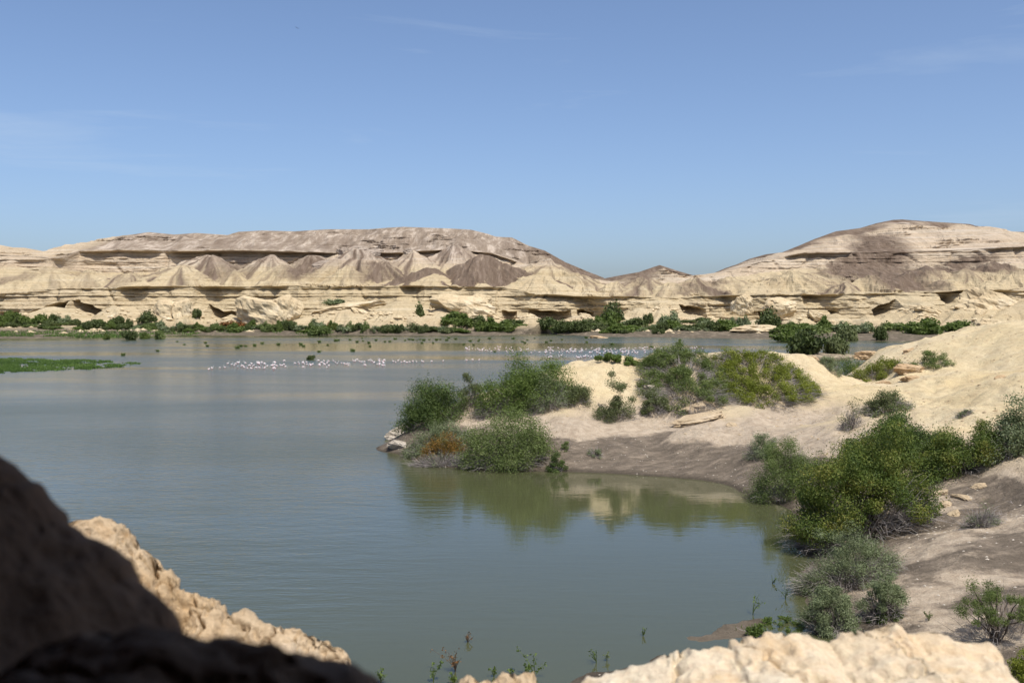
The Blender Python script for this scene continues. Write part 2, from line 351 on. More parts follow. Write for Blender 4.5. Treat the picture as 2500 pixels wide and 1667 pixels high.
yD, zD0 = curve([(-500, 650, 740), (0, 640, 735), (120, 640, 745), (200, 662, 770), (400, 660, 775), (700, 648, 780), (900, 640, 780), (1100, 640, 775), (1250, 655, 765), (1400, 680, 755), (1500, 690, 735), (1700, 690, 735), (1800, 668, 745), (1950, 650, 765), (2150, 640, 775), (2350, 640, 765), (2500, 630, 750), (2900, 620, 740)])
yE, zE0 = curve([(-500, 620, 745), (0, 622, 740), (150, 630, 750), (195, 612, 776), (300, 609, 780), (450, 612, 783), (620, 611, 786), (800, 616, 788), (950, 618, 786), (1100, 610, 782), (1200, 618, 778), (1300, 650, 775), (1400, 676, 765), (1500, 688, 745), (1700, 684, 745), (1800, 655, 755), (1900, 628, 772), (1960, 617, 775), (2100, 615, 785), (2300, 612, 775), (2420, 606, 765), (2500, 600, 760), (2900, 590, 750)])
yF, zF0 = curve([(-500, 590, 880), (-100, 590, 850), (0, 598, 850), (30, 604, 850), (60, 605, 850), (104, 613, 850), (145, 620, 850), (175, 613, 860), (192, 604, 865), (247, 583, 880), (310, 575, 890), (365, 567, 895), (428, 573, 900), (480, 569, 905), (557, 574, 910), (584, 566, 915), (640, 563, 930), (720, 565, 940), (800, 560, 945), (900, 560, 940), (950, 556, 920), (985, 554, 910), (1040, 556, 910), (1100, 558, 905), (1150, 561, 900), (1190, 571, 895), (1210, 578, 890), (1250, 580, 885), (1290, 600, 880), (1330, 612, 875), (1380, 640, 865), (1430, 661, 855), (1475, 680, 845), (1510, 673, 835), (1560, 664, 830), (1610, 647, 830), (1650, 660, 832), (1690, 672, 840), (1740, 668, 850), (1770, 655, 860), (1800, 645, 870), (1830, 632, 875), (1870, 621, 880), (1910, 616, 885), (1950, 600, 890), (1985, 585, 895), (2040, 565, 905), (2100, 557, 915), (2140, 545, 920), (2180, 537, 925), (2200, 536, 925), (2250, 540, 925), (2330, 545, 925), (2360, 547, 920), (2400, 558, 910), (2450, 567, 900), (2500, 566, 890), (2700, 570, 880), (2900, 620, 880)])
# (u, v apex, D, fall per metre, roundness, brown)
CONES = [(40, 655, 700, .55, 4, .1), (130, 660, 705, .5, 4, .2), (225, 660, 708, .62, 2, .25), (315, 664, 706, .62, 2, .5), (455, 647, 705, .62, 2, .35), (512, 621, 738, .60, 3, .6),
  (575, 660, 712, .6, 2, .3), (659, 622, 742, .60, 2, .5), (701, 643, 708, .64, 1.2, .25), (759, 624, 752, .6, 3, .75), (800, 655, 728, .6, 2, .8), (847, 649, 706, .64, 1.2, .15), (876, 608, 758, .56, 6, .55),
  (935, 640, 735, .6, 3, .6), (1006, 615, 758, .58, 3, .4), (1040, 654, 706, .58, 2, .9), (1065, 670, 692, .50, 5, .05), (1110, 600, 772, .55, 3, .3), (1173, 622, 722, .58, 2, 1.0), (1176, 690, 676, .62, 2, 0.05),
  (1240, 655, 735, .58, 3, .4), (1318, 667, 692, .50, 6, .05), (1337, 643, 735, .58, 2, .4), (1336, 632, 752, .56, 3, .15), (1410, 672, 725, .5, 3, .5), (1440, 700, 690, .5, 3, .1), (1501, 687, 690, .55, 2, .35), (1610, 652, 800, .5, 3, .4),
  (1580, 676, 705, .45, 3, .4), (1693, 678, 690, .50, 5, .45), (1640, 690, 680, .5, 3, .2), (1780, 676, 690, .50, 4, .3), (1850, 690, 670, .5, 4, .1), (1925, 661, 690, .52, 3, .25), (1980, 668, 700, .5, 3, .6), (2127, 672, 665, .50, 3, .05), (2060, 690, 655, .5, 3, .7),
  (2195, 676, 668, .5, 3, .1), (2261, 651, 690, .52, 3, .5), (2365, 656, 680, .52, 3, .35), (2440, 640, 690, .5, 3, .3), (2310, 680, 650, .5, 3, .1), (2480, 660, 660, .5, 3, .15), (2420, 685, 635, .5, 3, .05)]
_cr = random.Random(21)
for _i in range(24):
    _uu = _cr.uniform(0, 2500); _vv = 699 - _cr.random() ** 1.4 * 30 + (18 if _uu > 1290 else 0); CONES.append((_uu, _vv, 690 + 45 * _cr.random() - (_uu > 1750) * 30, _cr.uniform(.45, .75), _cr.uniform(1, 4), _cr.choice([.05, .1, .3, .5, .7])))
MOUNDS = [(122, 746, 632, .62, 1.5), (278, 748, 636, .6, 1.5), (60, 778, 626, .5, 2), (350, 776, 636, .5, 2), (440, 742, 640, .62, 2), (395, 772, 634, .55, 2), (560, 770, 640, .5, 2), (770, 762, 645, .5, 2), (860, 742, 645, .45, 3), (830, 768, 640, .5, 2),
  (985, 735, 640, .5, 3), (930, 760, 636, .5, 2), (1090, 748, 640, .42, 3), (1150, 750, 636, .5, 2), (1000, 770, 630, .45, 3), (1290, 772, 630, .45, 3), (1425, 768, 628, .5, 2), (1560, 752, 630, .52, 2), (1610, 738, 640, .55, 2), (1520, 770, 622, .5, 2),
  (1640, 775, 615, .4, 3), (1750, 780, 610, .4, 3), (1950, 770, 590, .5, 2), (2050, 765, 588, .52, 2), (2180, 762, 580, .45, 3), (2120, 772, 575, .45, 3), (2300, 750, 575, .45, 3), (2260, 735, 585, .5, 2), (2400, 735, 570, .45, 3), (2480, 740, 560, .45, 3), (1850, 780, 600, .4, 3), (700, 785, 635, .45, 2), (2340, 772, 560, .4, 4)]
def cones(X, Y, lst):
    z = np.full(X.shape, -50.0); br = np.zeros(X.shape); Y = np.broadcast_to(Y, X.shape); w1 = 3.2 * fbm(X / 24, Y / 24, 2.3, 2); w2 = 3.2 * fbm(X / 24, Y / 24, 52.3, 2); w3 = 0.9 * fbm(X / 16, Y / 16, 1.7, 3)
    for i, c in enumerate(lst):
        a = P(c[0], c[1], c[2]); rad = 78.0 if len(c) > 5 else 42.0
        m = np.nonzero((np.abs(X - a[0]) < rad) & (np.abs(Y - a[1]) < rad))
        if not len(m[0]): continue
        x_, y_ = X[m], Y[m]; dx, dy = x_ - a[0] + w1[m], y_ - a[1] + w2[m]; h1, h2 = (math.sin(i * 12.9) * 43.7) % 1.0, (math.sin(i * 7.3) * 91.1) % 1.0; dx = np.where(dx > 0, dx * (0.78 + 0.5 * h1), dx * (0.78 + 0.5 * h2)) + (h1 - 0.5) * 0.7 * np.clip(dy, 0, 60); dy = np.where(dy > 0, dy * (0.35 + 0.35 * h2), dy)
        rr = np.sqrt(dx * dx + dy * dy + c[4] ** 2) - c[4]; ra = np.sqrt(dx * dx + dy * dy) + 1e-6; cs, sn = dx / ra, dy / ra
        k = c[3] * (1 + 0.42 * pn(cs * 1.7 + i * 5.1, sn * 1.7, 1.1) + (0.10 + 0.16 * np.clip(rr / 25, 0, 1)) * pn(cs * 5 + i, sn * 5, 2.1 + rr / 40) + 0.10 * np.clip(rr / 20, 0, 1) * pn(cs * 13 + i, sn * 13, 1.1 + rr / 30))
        zz = a[2] - k * rr * (1 - 0.12 * np.clip(rr / 60, 0, 1)) + w3[m]
        up = zz > z[m]
        if len(c) > 5:
            st = 0.5 + 1.1 * pn(cs * 4.5 + i * 3.3, sn * 4.5, 7.7) + 0.5 * pn(cs * 13 + i, sn * 13, 2.2) - (0.25 if c[5] < .9 else -0.4)
            bb = np.clip(st * (0.55 + c[5] * 1.6) + (c[5] - .45) * 1.1, 0, 1) * sst(-0.1, 0.12, c[5] * np.ones_like(st))
            br[m] = np.where(up, bb, br[m])
        z[m] = np.where(up, zz, z[m])
    return z, br
def hA(X, Y):
    ya = yA(X); yb = yB(X) + 10 * pn(X / 55, 3.1) + 4 * pn(X / 17, 9.7); s = np.clip((Y - ya) / (yb - ya), 0, 1.2)
    base = -0.7 + 1.0 * sst(0, 0.06, s) + (zB0(X) - 1.5) * np.clip(s - 0.1, 0, 2) ** 1.6
    base = base + (0.7 * fbm(X / 14, Y / 9, 2.2, 4)) * sst(0.02, 0.3, s)
    m, _ = cones(X, Y, MOUNDS); m = m + 0.6 * fbm(X / 6, Y / 6, 5.0, 3) * sst(0, .3, s)
    return np.maximum(base, np.where(s > 0.08, m, -50))
def hC(X, Y):
    yc, yd = yC(X), yD(X); s = np.clip((Y - yc) / (yd - yc), 0, 1)
    base = zC0(X) + (zD0(X) - zC0(X)) * s ** 1.5 * 0.98 - 1.2 * sst(.0, .1, s) + 0.8 * fbm(X / 22, Y / 22, 4.4, 4) * sst(0, 0.15, s)
    cz, br = cones(X, Y, CONES); z = np.maximum(base, cz)
    z = z - (3.4 * np.abs(fbm(X / 13 + 0.7 * pn(X / 20, Y / 20), Y / 26, 3.9, 3)) + 1.2 * np.abs(pn(X / 4.5 + 0.8 * pn(X / 9, Y / 9), Y / 12, 8.9)) - 0.9) * sst(0.05, .2, s)
    rock = sst(0.0, 0.25, pn(X / 30, Y / 50, 6.2) + 0.02 - br) * (1 - 0.75 * sst(0.5, 2.5, cz - base))
    zl = sst(52, 36, z) * 0.9 + 0.25
    return stair(z, X, Y, rock * np.clip(zl, 0, 1)), 2.4 * rock * ledge_shift(z, X, Y) * sst(0.02, .08, s), np.where(cz > base, br, 0.35 * sst(0.0, 0.4, pn(X / 20, Y / 30, 9.9)))
def poly_mask(x, z, pts, D):
    q = np.array([P(a, b, D) for a, b in pts])[:, [0, 2]]; ins = np.zeros(x.shape, bool)
    for i in range(len(q)):
        (x0, z0), (x1, z1) = q[i], q[(i + 1) % len(q)]
        if z0 != z1: ins ^= ((z0 > z) != (z1 > z)) & (x < (x1 - x0) * (z - z0) / (z1 - z0) + x0)
    return ins.astype(np.float32)
SCREE = [(780, [(2195, 545), (2262, 552), (2262, 568), (2240, 600), (2215, 640), (2185, 665), (2130, 690), (2100, 722), (1990, 722), (1985, 690), (1958, 667), (2000, 650), (2060, 625), (2120, 600), (2165, 570)]),
  (720, [(2500, 600), (2500, 628), (2440, 642), (2420, 660), (2455, 700), (2415, 692), (2370, 666), (2320, 672), (2312, 688), (2280, 662), (2240, 657), (2270, 648), (2300, 655), (2340, 646), (2400, 630)]),
  (830, [(1255, 570), (1300, 590), (1490, 676), (1470, 690), (1420, 690), (1390, 668), (1340, 640), (1290, 615)]), (720, [(1600, 655), (1650, 662), (1560, 697), (1510, 716), (1540, 690), (1530, 680)]), (690, [(1690, 678), (1700, 700), (1680, 722), (1630, 722)]), (690, [(1725, 676), (1780, 690), (1730, 702), (1700, 722)]),
  (700, [(120, 645), (70, 690), (15, 700), (55, 675)]), (705, [(296, 668), (330, 676), (325, 712), (305, 716)]), (740, [(540, 622), (600, 640), (590, 690), (560, 690)]), (745, [(745, 628), (800, 632), (780, 690), (740, 690), (720, 665)]), (740, [(880, 640), (960, 640), (970, 690), (900, 692)]), (760, [(1850, 640), (1880, 625), (1840, 655), (1800, 668)]), (690, [(1935, 662), (1890, 690), (1860, 715), (1880, 690)]), (690, [(2245, 655), (2290, 665), (2310, 690), (2270, 672), (2250, 690)])]
NX = 1200; Xc = np.linspace(-545, 560, NX)
def sc_u(X, D): return 1250 + X / D * FPX
u650 = sc_u(Xc, 650.0); u780 = sc_u(Xc, 780.0)
rows_x, rows_y, rows_z, a_scree, a_pale, a_grey, a_mud = [], [], [], [], [], [], []
def add(y, z, scree=0.0, pale=0.0, grey=0.0, mud=0.0):
    rows_y.append(y); rows_z.append(z)
    for lst, v in ((a_scree, scree), (a_pale, pale), (a_grey, grey), (a_mud, mud)): lst.append(np.broadcast_to(v, (NX,)))
bA, bB = yA(Xc), yB(Xc) + 10 * pn(Xc / 55, 3.1) + 4 * pn(Xc / 17, 9.7)
nA = 56
for i in range(nA):
    s = i / (nA - 1); y = bA - 1 + (bB - bA + 1) * s; z = hA(Xc, y)
    if i == nA - 1: zfoot = z.copy()
    add(y, z, mud=sst(6.5, 2.0, z + 1.5 * pn(Xc / 12, y / 8, 3.0)))
but = 9 * pn(Xc / 44, 12.3) + 9.0 * np.abs(pn(Xc / 17, 5.5)) + 1.6 * pn(Xc / 6, 2.0)
CAVES = [(0, 46, 8), (70, 100, 5), (108, 160, 9), (165, 250, 10), (488, 578, 11), (1292, 1392, 11), (1408, 1450, 10), (1225, 1262, 7), (1655, 1712, 9), (1825, 1862, 9), (1990, 2010, 6), (2070, 2122, 9), (-120, -40, 9), (1080, 1110, 6), (1048, 1075, 6), (2225, 2255, 6)]
cave = np.zeros(NX)
for a, b, d in CAVES:
    m = (u650 - a) / (b - a); cave = np.maximum(cave, d * np.clip(np.sin(np.clip(m, 0, 1) * math.pi), 0, 1) ** 0.45)
yCc = np.maximum(yC(Xc) + but, bB + 5.0)
ztop_nom = zC0(Xc)
nB = 84
capo = 1.7 + 2.4 * pn(Xc / 22, 4.2) + 0.8 * pn(Xc / 6, 9.2)
ytop = yCc - capo
ztop, _, _ = hC(Xc, ytop)
zcav = zfoot + 6.0
for j in range(nB):
    t = j / (nB - 1); z = zfoot + (ztop - zfoot) * t
    y = bB + (yCc - bB) * (0.15 + 0.85 * t) + strata(Xc, z + 1.2 * pn(Xc / 60, 1.0), 2.3) + (1.1 + 1.3 * sst(1270, 1330, u650)) * fbm(Xc / 7, z / 3.5, 4.0, 4)
    alc = np.clip(pn(Xc / 21, z / 60, 8.8) - 0.10, 0, 1) * 22; y = y + alc * sst(0.05, .2, t) * sst(1.0, 0.9, t)
    y = y + 1.6 * cave * sst(6.0, 4.9, z - zfoot)
    crack = np.clip(0.06 - np.abs(pn(Xc / 30, 0.03 * z, 31.0)), 0, 1) * 30; y = y + crack * sst(0.05, .3, t)
    y = y - capo * sst(0.90, 0.965, t) - 0.5 * np.clip(pn(Xc / 5, z, 3.0), 0, 1) * (t > .93)
    if j == nB - 1: y = ytop + 0 * y
    if j == 0: y = bB + cave * 1.4
    add(y, z, scree=0.0, pale=0.18 * sst(350, 100, u650))
nC = 118
bD = yD(Xc) + 5 * pn(Xc / 40, 22.2)
for k in range(1, nC):
    s = (k / (nC - 1)) ** 1.05; y = ytop + (bD - ytop) * s; z, shf, br = hC(Xc, y)
    if k == nC - 1: zd = z.copy()
    gz = sst(44, 58, z + 5 * pn(Xc / 40, y / 40, 7.0))
    pl = np.clip(sst(42, 52, z) * 0.85, 0, 1)
    add(y + shf * sst(1, .95, s), z, scree=np.clip(br, 0, 1), pale=pl, grey=gz * np.clip(0.55 + 1.2 * pn(Xc / 30, y / 30, 2.9), 0, .9) * sst(420, 560, u780) * sst(1450, 1250, u780))
# upper cliff under the mesa cap
bE = yE(Xc) + 5 * pn(Xc / 40, 22.2) + 1.5 * pn(Xc / 9, 2.2); ze = zE0(Xc)
over = np.zeros(NX)
for a, b, d in [(196, 400, 5.5), (395, 830, 11), (905, 985, 8), (1010, 1125, 8), (1120, 1265, 5), (1905, 2085, 7), (2380, 2520, 5), (820, 900, 3), (1290, 1330, 4)]:
    m = np.clip((u780 - a) / (b - a), 0, 1); over = np.maximum(over, d * sst(0, 0.12, m) * sst(1, 0.88, m))
over = over * (0.85 + 0.5 * pn(Xc / 12, 8.0)); cl = np.clip(ze - zd, 0.0, 99)
yEt = np.maximum(bE - over, bD - 7)
nD = 56
for j in range(1, nD):
    t = j / (nD - 1); z = zd + (np.maximum(ze, zd) - zd) * t
    fade = sst(2.5, 8, cl)
    y = bD + (bE - bD) * t + (strata(Xc, z + 30.0, 1.9) + 0.8 * fbm(Xc / 8, z / 3, 14.0, 3)) * fade * sst(0, .1, t) * sst(1, .93, t)
    notch = sst(0.64, 0.70, t) * sst(0.95, 0.87, t)
    y = y + notch * over * 0.35 - over * sst(0.90, 0.945, t)
    cr_ = np.clip(0.05 - np.abs(pn(Xc / 45, 0.02 * z, 57.0)), 0, 1) * 50 * fade; y = y + cr_ * sst(0, .2, t) * sst(.9, .8, t)
    if j == nD - 1: y = yEt
    add(y, z, pale=0.75, grey=0.5 * sst(0.9, 1, t))
nE = 74
bF = yF(Xc); zf = zF0(Xc); ztE = np.maximum(ze, zd)
right = sst(1500, 1700, u780)
for k in range(1, nE):
    s = k / (nE - 1); y = yEt + (bF - yEt) * s
    lin = ztE + (zf - ztE) * (1 - (1 - s) ** 1.35)
    gul = (6.5 * np.abs(pn(Xc / 34 + 0.010 * y, s * 1.2, 6.6)) + 3.0 * np.abs(pn(Xc / 12 + 0.016 * y, s * 2.0, 7.6)) + 1.0 * np.abs(pn(Xc / 5, s * 3.0, 3.6)) + 0.35 * fbm(Xc / 4, y / 8, 8.6, 2))
    z = lin - gul * sst(0, .18, s) * sst(1.0, .8, s) * np.clip((zf - ztE) / 12, 0.1, 1)
    zz = stair(z, Xc, y, 0.9 * sst(0.10, 0.22, pn(Xc / 38, z / 9, 17.0) + 0.03 + 0.3 * sst(790, 840, u780) * sst(1010, 960, u780) * sst(.6, .4, s)))
    ms = sst(0.08, 0.2, pn(Xc / 38, z / 9, 17.0) + 0.02 + 0.3 * sst(790, 840, u780) * sst(1010, 960, u780) * sst(.6, .4, s)); lsh = 3.0 * ms * (1 - 0.9 * right * sst(1960, 2010, u780) * sst(2300, 2260, u780)) * ledge_shift(z, Xc, y) * sst(1, .85, s) * sst(0, .1, s)
    z = z + (zz - z) * sst(1, .9, s) * sst(0, .1, s)
    fall = 0.0
    top = sst(0.74, 0.9, s + 0.2 * pn(Xc / 25, y / 25, 1.0))
    midl = (1 - right) * np.clip(1.0 - 0.9 * sst(1270, 1400, u780), 0, 1)
    left0 = sst(210, 150, u780)
    scr = np.clip(right * (fall + top) + (1 - right) * sst(1260, 1330, u780) * sst(.45, .7, s + .2 * pn(Xc / 14, s)) + 0.5 * (1 - right) * np.clip(pn(Xc / 12 + .02 * y, s * 1.5, 5.0) * 2, 0, 1), 0, 1) * (1 - left0 * .8)
    add(y + lsh, z, scree=scr, pale=0.8 * right + 0.6 * left0, grey=np.clip(midl * 0.9 + right * 0.25 * top, 0, 1) * (1 - left0))
for k, (dy, dz) in enumerate([(12, -3), (40, -15), (90, -40), (140, -90)]):
    add(bF + dy, np.maximum(zf + dz, -3.2), scree=.4, grey=.5)
RY = np.array(rows_y); RZ = np.array(rows_z); RX = np.broadcast_to(Xc, RY.shape)
# small sideways irregularity so strata edges are not ruled lines
RXj = RX + 0.35 * pn(RX / 3, RY / 3, RZ / 2)
me = mesh_np('cliffs', np.stack([RXj, RY, RZ], -1), quads=grid_faces(len(RY), NX), smooth=False)
a_scree = np.array(a_scree)
_sx, _sz = RX[nA + nB:], RZ[nA + nB:]; _w1 = 4 * fbm(_sx / 9, _sz / 7, 3.0, 3); _w2 = 4 * fbm(_sx / 9, _sz / 7, 9.0, 2)
for D_, pg in SCREE:
    q = np.array([P(a, b, D_) for a, b in pg]); c0, c1 = np.searchsorted(Xc, [q[:, 0].min() - 14, q[:, 0].max() + 14]); xs_, zs_ = (_sx + _w1)[:, c0:c1], (_sz + _w2)[:, c0:c1]
    mk = sum(poly_mask(xs_ + dx, zs_ + dz, pg, D_) for dx, dz in ((0, 0), (4, 1), (-4, -1), (7, 0), (-7, 0))) / 5
    a_scree[nA + nB:, c0:c1] = np.maximum(a_scree[nA + nB:, c0:c1], mk)
for nme, lst in (('scree', a_scree), ('pale', a_pale), ('grey', a_grey), ('mud', a_mud)): attr(me, nme, np.array(lst))
tag(link('cliffs', me, M['cliff']), 'layered sandstone cliffs, talus cones and brown mesa hills beyond the lake', kind='structure')

# ------------------------------------------------------------------ near land: sand spit, dunes, right shore
def W(u, v): q = PW(u, v); return (q[0], q[1], 0.0)
CP = [W(*q) for q in [(948, 1082), (975, 1108), (1010, 1124), (1100, 1141), (1200, 1149), (1370, 1151), (1500, 1156), (1700, 1171), (1780, 1186), (1830, 1211), (1900, 1232), (1950, 1262), (1945, 1300), (1938, 1340), (1950, 1400), (1956, 1450), (1958, 1474), (1900, 1500), (1830, 1527), (1725, 1549), (1800, 1562), (1810, 1590), (1690, 1600), (1570, 1618), (1420, 1645), (1340, 1668)]]
CP += [tuple(P(*q)) for q in [(1400, 1064, 92), (1550, 1064, 92), (1700, 1066, 90), (1500, 1040, 96), (1650, 1020, 98), (1480, 965, 103), (1440, 891, 108), (1398, 898, 107), (1560, 886, 109), (1700, 866, 111), (1800, 863, 112), (1890, 860, 113), (1955, 874, 114), (1992, 892, 115), (2050, 926, 112), (2000, 962, 104), (2050, 1000, 98), (1900, 1040, 93), (1940, 1065, 87), (1820, 960, 104), (1640, 960, 103),
  (1250, 1003, 100), (1300, 965, 103), (1130, 1032, 100), (1050, 1045, 100), (1200, 950, 108), (1000, 1052, 101), (1330, 1050, 94), (1200, 1090, 93), (1080, 1092, 94),
  (2090, 896, 134), (2127, 869, 135), (2172, 851, 135), (2246, 830, 135), (2306, 827, 137), (2365, 830, 138), (2410, 822, 138), (2500, 798, 138), (2600, 768, 138), (2130, 936, 120), (2077, 922, 122), (2217, 891, 118), (2365, 891, 116), (2425, 873, 115), (2500, 826, 118), (2600, 790, 118), (2300, 950, 100), (2400, 950, 98), (2160, 1006, 88), (2500, 925, 92), (2620, 900, 92), (2350, 1010, 84), (2500, 1000, 80), (2650, 980, 80), (2100, 1062, 79), (2200, 1050, 80), (2300, 1160, 68), (2450, 1130, 66), (2500, 1112, 65), (2650, 1080, 64), (2240, 1240, 60), (2120, 1230, 62), (2350, 1300, 54), (2500, 1300, 52), (2700, 1280, 52), (2080, 1345, 56.5), (2200, 1420, 48), (2100, 1500, 45), (2060, 1420, 50), (2200, 1530, 43), (2400, 1500, 43), (2500, 1560, 40), (2700, 1540, 40), (2400, 1620, 38.5), (2000, 1550, 43.2), (2600, 1660, 36)]]
CP += [(-22, 78, -1.6), (-10, 82, -1.4), (0, 74, -2), (9, 72, -1.6), (10, 62, -1.8), (9, 54, -1.4), (0, 50, -1.5), (-10, 60, -2), (-12, 45, -1.5), (-24, 106, -1.6), (-20, 95, -1.4), (-16, 114, -.6), (-8, 121, -.8), (4, 127, -.8), (18, 131, -.8), (30, 136, -.6), (40, 140, -.2), (44, 150, -1.5), (52, 160, -1.5), (-25, 130, -2), (0, 145, -2), (25, 150, -2), (30, 172, -2), (60, 175, -2), (0, 172, -2), (62, 152, 3), (85, 155, 9), (110, 160, 14), (110, 130, 19), (112, 100, 13), (110, 70, 9), (100, 45, 7), (80, 30, 5), (-25, 30, .3), (-10, 30, .5), (5, 30, 1.0), (20, 28, 1.5), (40, 28, 2.2)]
CP = np.array(CP); _n = len(CP)
def _phi(r2): return np.where(r2 > 1e-12, 0.5 * r2 * np.log(r2 + 1e-20), 0)
_K = _phi(((CP[:, None, :2] - CP[None, :, :2]) ** 2).sum(-1)) + np.eye(_n) * 1.5
_Pm = np.c_[np.ones(_n), CP[:, :2]]
_S = np.linalg.solve(np.block([[_K, _Pm], [_Pm.T, np.zeros((3, 3))]]), np.r_[CP[:, 2], 0, 0, 0])
def tps(x, y):
    x = np.asarray(x, float); y = np.asarray(y, float); out = _S[_n] + _S[_n + 1] * x + _S[_n + 2] * y
    for i in range(_n): out = out + _S[i] * _phi((x - CP[i, 0]) ** 2 + (y - CP[i, 1]) ** 2)
    return out
def land(x, y):
    b = tps(x, y); k = sst(0.1, 2.0, b)
    z = b + k * (0.85 * fbm(np.asarray(x) / 9, np.asarray(y) / 9, 1.3, 4) + 0.17 * fbm(np.asarray(x) / 2.1, np.asarray(y) / 2.1, 2.6, 4)) + 0.05 * fbm(np.asarray(x) / 1.1, np.asarray(y) / 1.1, 7.7, 3) + (1 - k) * 0.06 * fbm(np.asarray(x) / 3, np.asarray(y) / 3, 3.0, 2)
    # eroded rills on the steeper sand
    z = z - sst(3.0, 5.0, b) * (0.9 * np.clip(0.22 - np.abs(pn(np.asarray(x) / 4.5 + 0.6 * fbm(np.asarray(x) / 5, np.asarray(y) / 5, 0, 2), np.asarray(y) / 11, 5.0)), 0, 1) + 0.5 * np.clip(0.2 - np.abs(pn(np.asarray(x) / 1.9, np.asarray(y) / 5, 15.0)), 0, 1))
    bl = 12.1 - 0.60 * np.asarray(y) + 0.3 * fbm(np.asarray(x) / 3, np.asarray(y) / 3, 9.0, 4)
    return np.maximum(z, np.where(np.asarray(y) < 26, bl, -9))
gx = np.concatenate([np.linspace(-34, 46, 350), np.linspace(46.4, 125, 130)])
gy = np.concatenate([np.linspace(3.0, 34, 60), np.linspace(34.25, 140, 430), np.linspace(140.6, 185, 50)])
GX, GY = np.meshgrid(gx, gy); GZ = land(GX, GY)
def bilin(xs, ys, Z):
    def f(x, y):
        x = np.asarray(x, float); y = np.asarray(y, float)
        i = np.clip(np.searchsorted(xs, x) - 1, 0, len(xs) - 2); j = np.clip(np.searchsorted(ys, y) - 1, 0, len(ys) - 2)
        a = np.clip((x - xs[i]) / (xs[i + 1] - xs[i]), 0, 1); b = np.clip((y - ys[j]) / (ys[j + 1] - ys[j]), 0, 1)
        return (Z[j, i] * (1 - a) + Z[j, i + 1] * a) * (1 - b) + (Z[j + 1, i] * (1 - a) + Z[j + 1, i + 1] * a) * b
    return f
land = bilin(gx, gy, GZ)
_ax, _ay = np.arange(-430, 430, 1.5), np.arange(440, 690, 1.0); _AX, _AY = np.meshgrid(_ax, _ay); hAg = bilin(_ax, _ay, hA(_AX, _AY))
me = mesh_np('sand_spit', np.stack([GX, GY, GZ], -1), quads=grid_faces(len(gy), len(gx)), smooth=True)
uu = 1250 + GX / GY * FPX
shore = sst(2.9, 1.9, GZ + 0.5 * fbm(GX / 5, GY / 5, 3.0, 3))
nearsoil = sst(4.2, 3.0, GZ + 0.9 * fbm(GX / 6, GY / 6, 6.0, 4)) * sst(74, 68, GY)
soil = np.maximum(np.where(GY > 70, shore, 0), nearsoil * np.clip(0.62 + 0.8 * fbm(GX / 7, GY / 4, 11.0, 4), 0.0, 1))
pale = sst(5.4, 3.6, GZ + fbm(GX / 8, GY / 8, 8.0, 3)) * (GX < 40)
attr(me, 'soil', soil); attr(me, 'pale', pale); attr(me, 'wet', sst(0.30, 0.05, GZ))
tag(link('sand_spit', me, M['sand']), 'pale sand spit and dunes with a dark muddy shore right of the cove', kind='structure')
def hit(u, v, fn=None, d0=30.0, d1=200.0, step=0.25):
    fn = fn or land; r = ray(u, v); d = np.arange(d0, d1, step); p = np.array([0, 0, CAMZ])[None] + r[None] * (d / r[1])[:, None]
    below = p[:, 2] < np.maximum(fn(p[:, 0], p[:, 1]), 0.0)
    i = np.argmax(below) if below.any() else len(d) - 1
    return p[i]

# ------------------------------------------------------------------ shrubs and trees
def leaf_cloud(cent, rad, n, L, wd, rs, up=0.35, droop=0.0):
    """n small rhombic leaves spread through clumps"""
    idx = rs.integers(0, len(cent), n); d = rs.normal(size=(n, 3)); d /= np.linalg.norm(d, axis=1)[:, None]
    r = rs.random(n) ** 0.45
    c = cent[idx] + d * (rad[idx] * r)[:, None] * np.array([1, 1, 0.8])
    nor = d + rs.normal(size=(n, 3)) * 0.8 + np.array([0, 0, up]); nor /= np.linalg.norm(nor, axis=1)[:, None]
    a = rs.normal(size=(n, 3)) + np.array([0, 0, -droop]); a -= nor * (a * nor).sum(1)[:, None]; a /= np.linalg.norm(a, axis=1)[:, None] + 1e-9
    b = np.cross(nor, a); l = (L * (0.6 + 0.8 * rs.random(n)))[:, None]
    v = np.stack([c - a * l * 0.45 - b * l * wd * 0.62, c - a * l * 0.45 + b * l * wd * 0.62, c + a * l * 0.6], 1)
    return v.reshape(-1, 3), np.arange(n * 3).reshape(n, 3)
def strips(p0, p1, wd, sag, rs, seg=3):
    n = len(p0); t = np.linspace(0, 1, seg + 1)[None, :, None]
    p = p0[:, None] * (1 - t) + p1[:, None] * t; p[:, :, 2] += (sag[:, None] * (4 * t[:, :, 0] * (1 - t[:, :, 0])))
    p = p + rs.normal(size=p.shape) * 0.04 * np.linalg.norm(p1 - p0, axis=1)[:, None, None] * (t > 0)
    side = np.cross(p1 - p0, rs.normal(size=(n, 3))); side /= np.linalg.norm(side, axis=1)[:, None] + 1e-9
    ww = wd[:, None, None] * (1 - 0.75 * t)
    v = np.stack([p - side[:, None] * ww, p + side[:, None] * ww], 2).reshape(-1, 3)
    b = (np.arange(n) * (seg + 1) * 2)[:, None] + (np.arange(seg) * 2)[None, :]
    q = np.stack([b, b + 1, b + 3, b + 2], -1).reshape(-1, 4)
    return v, q
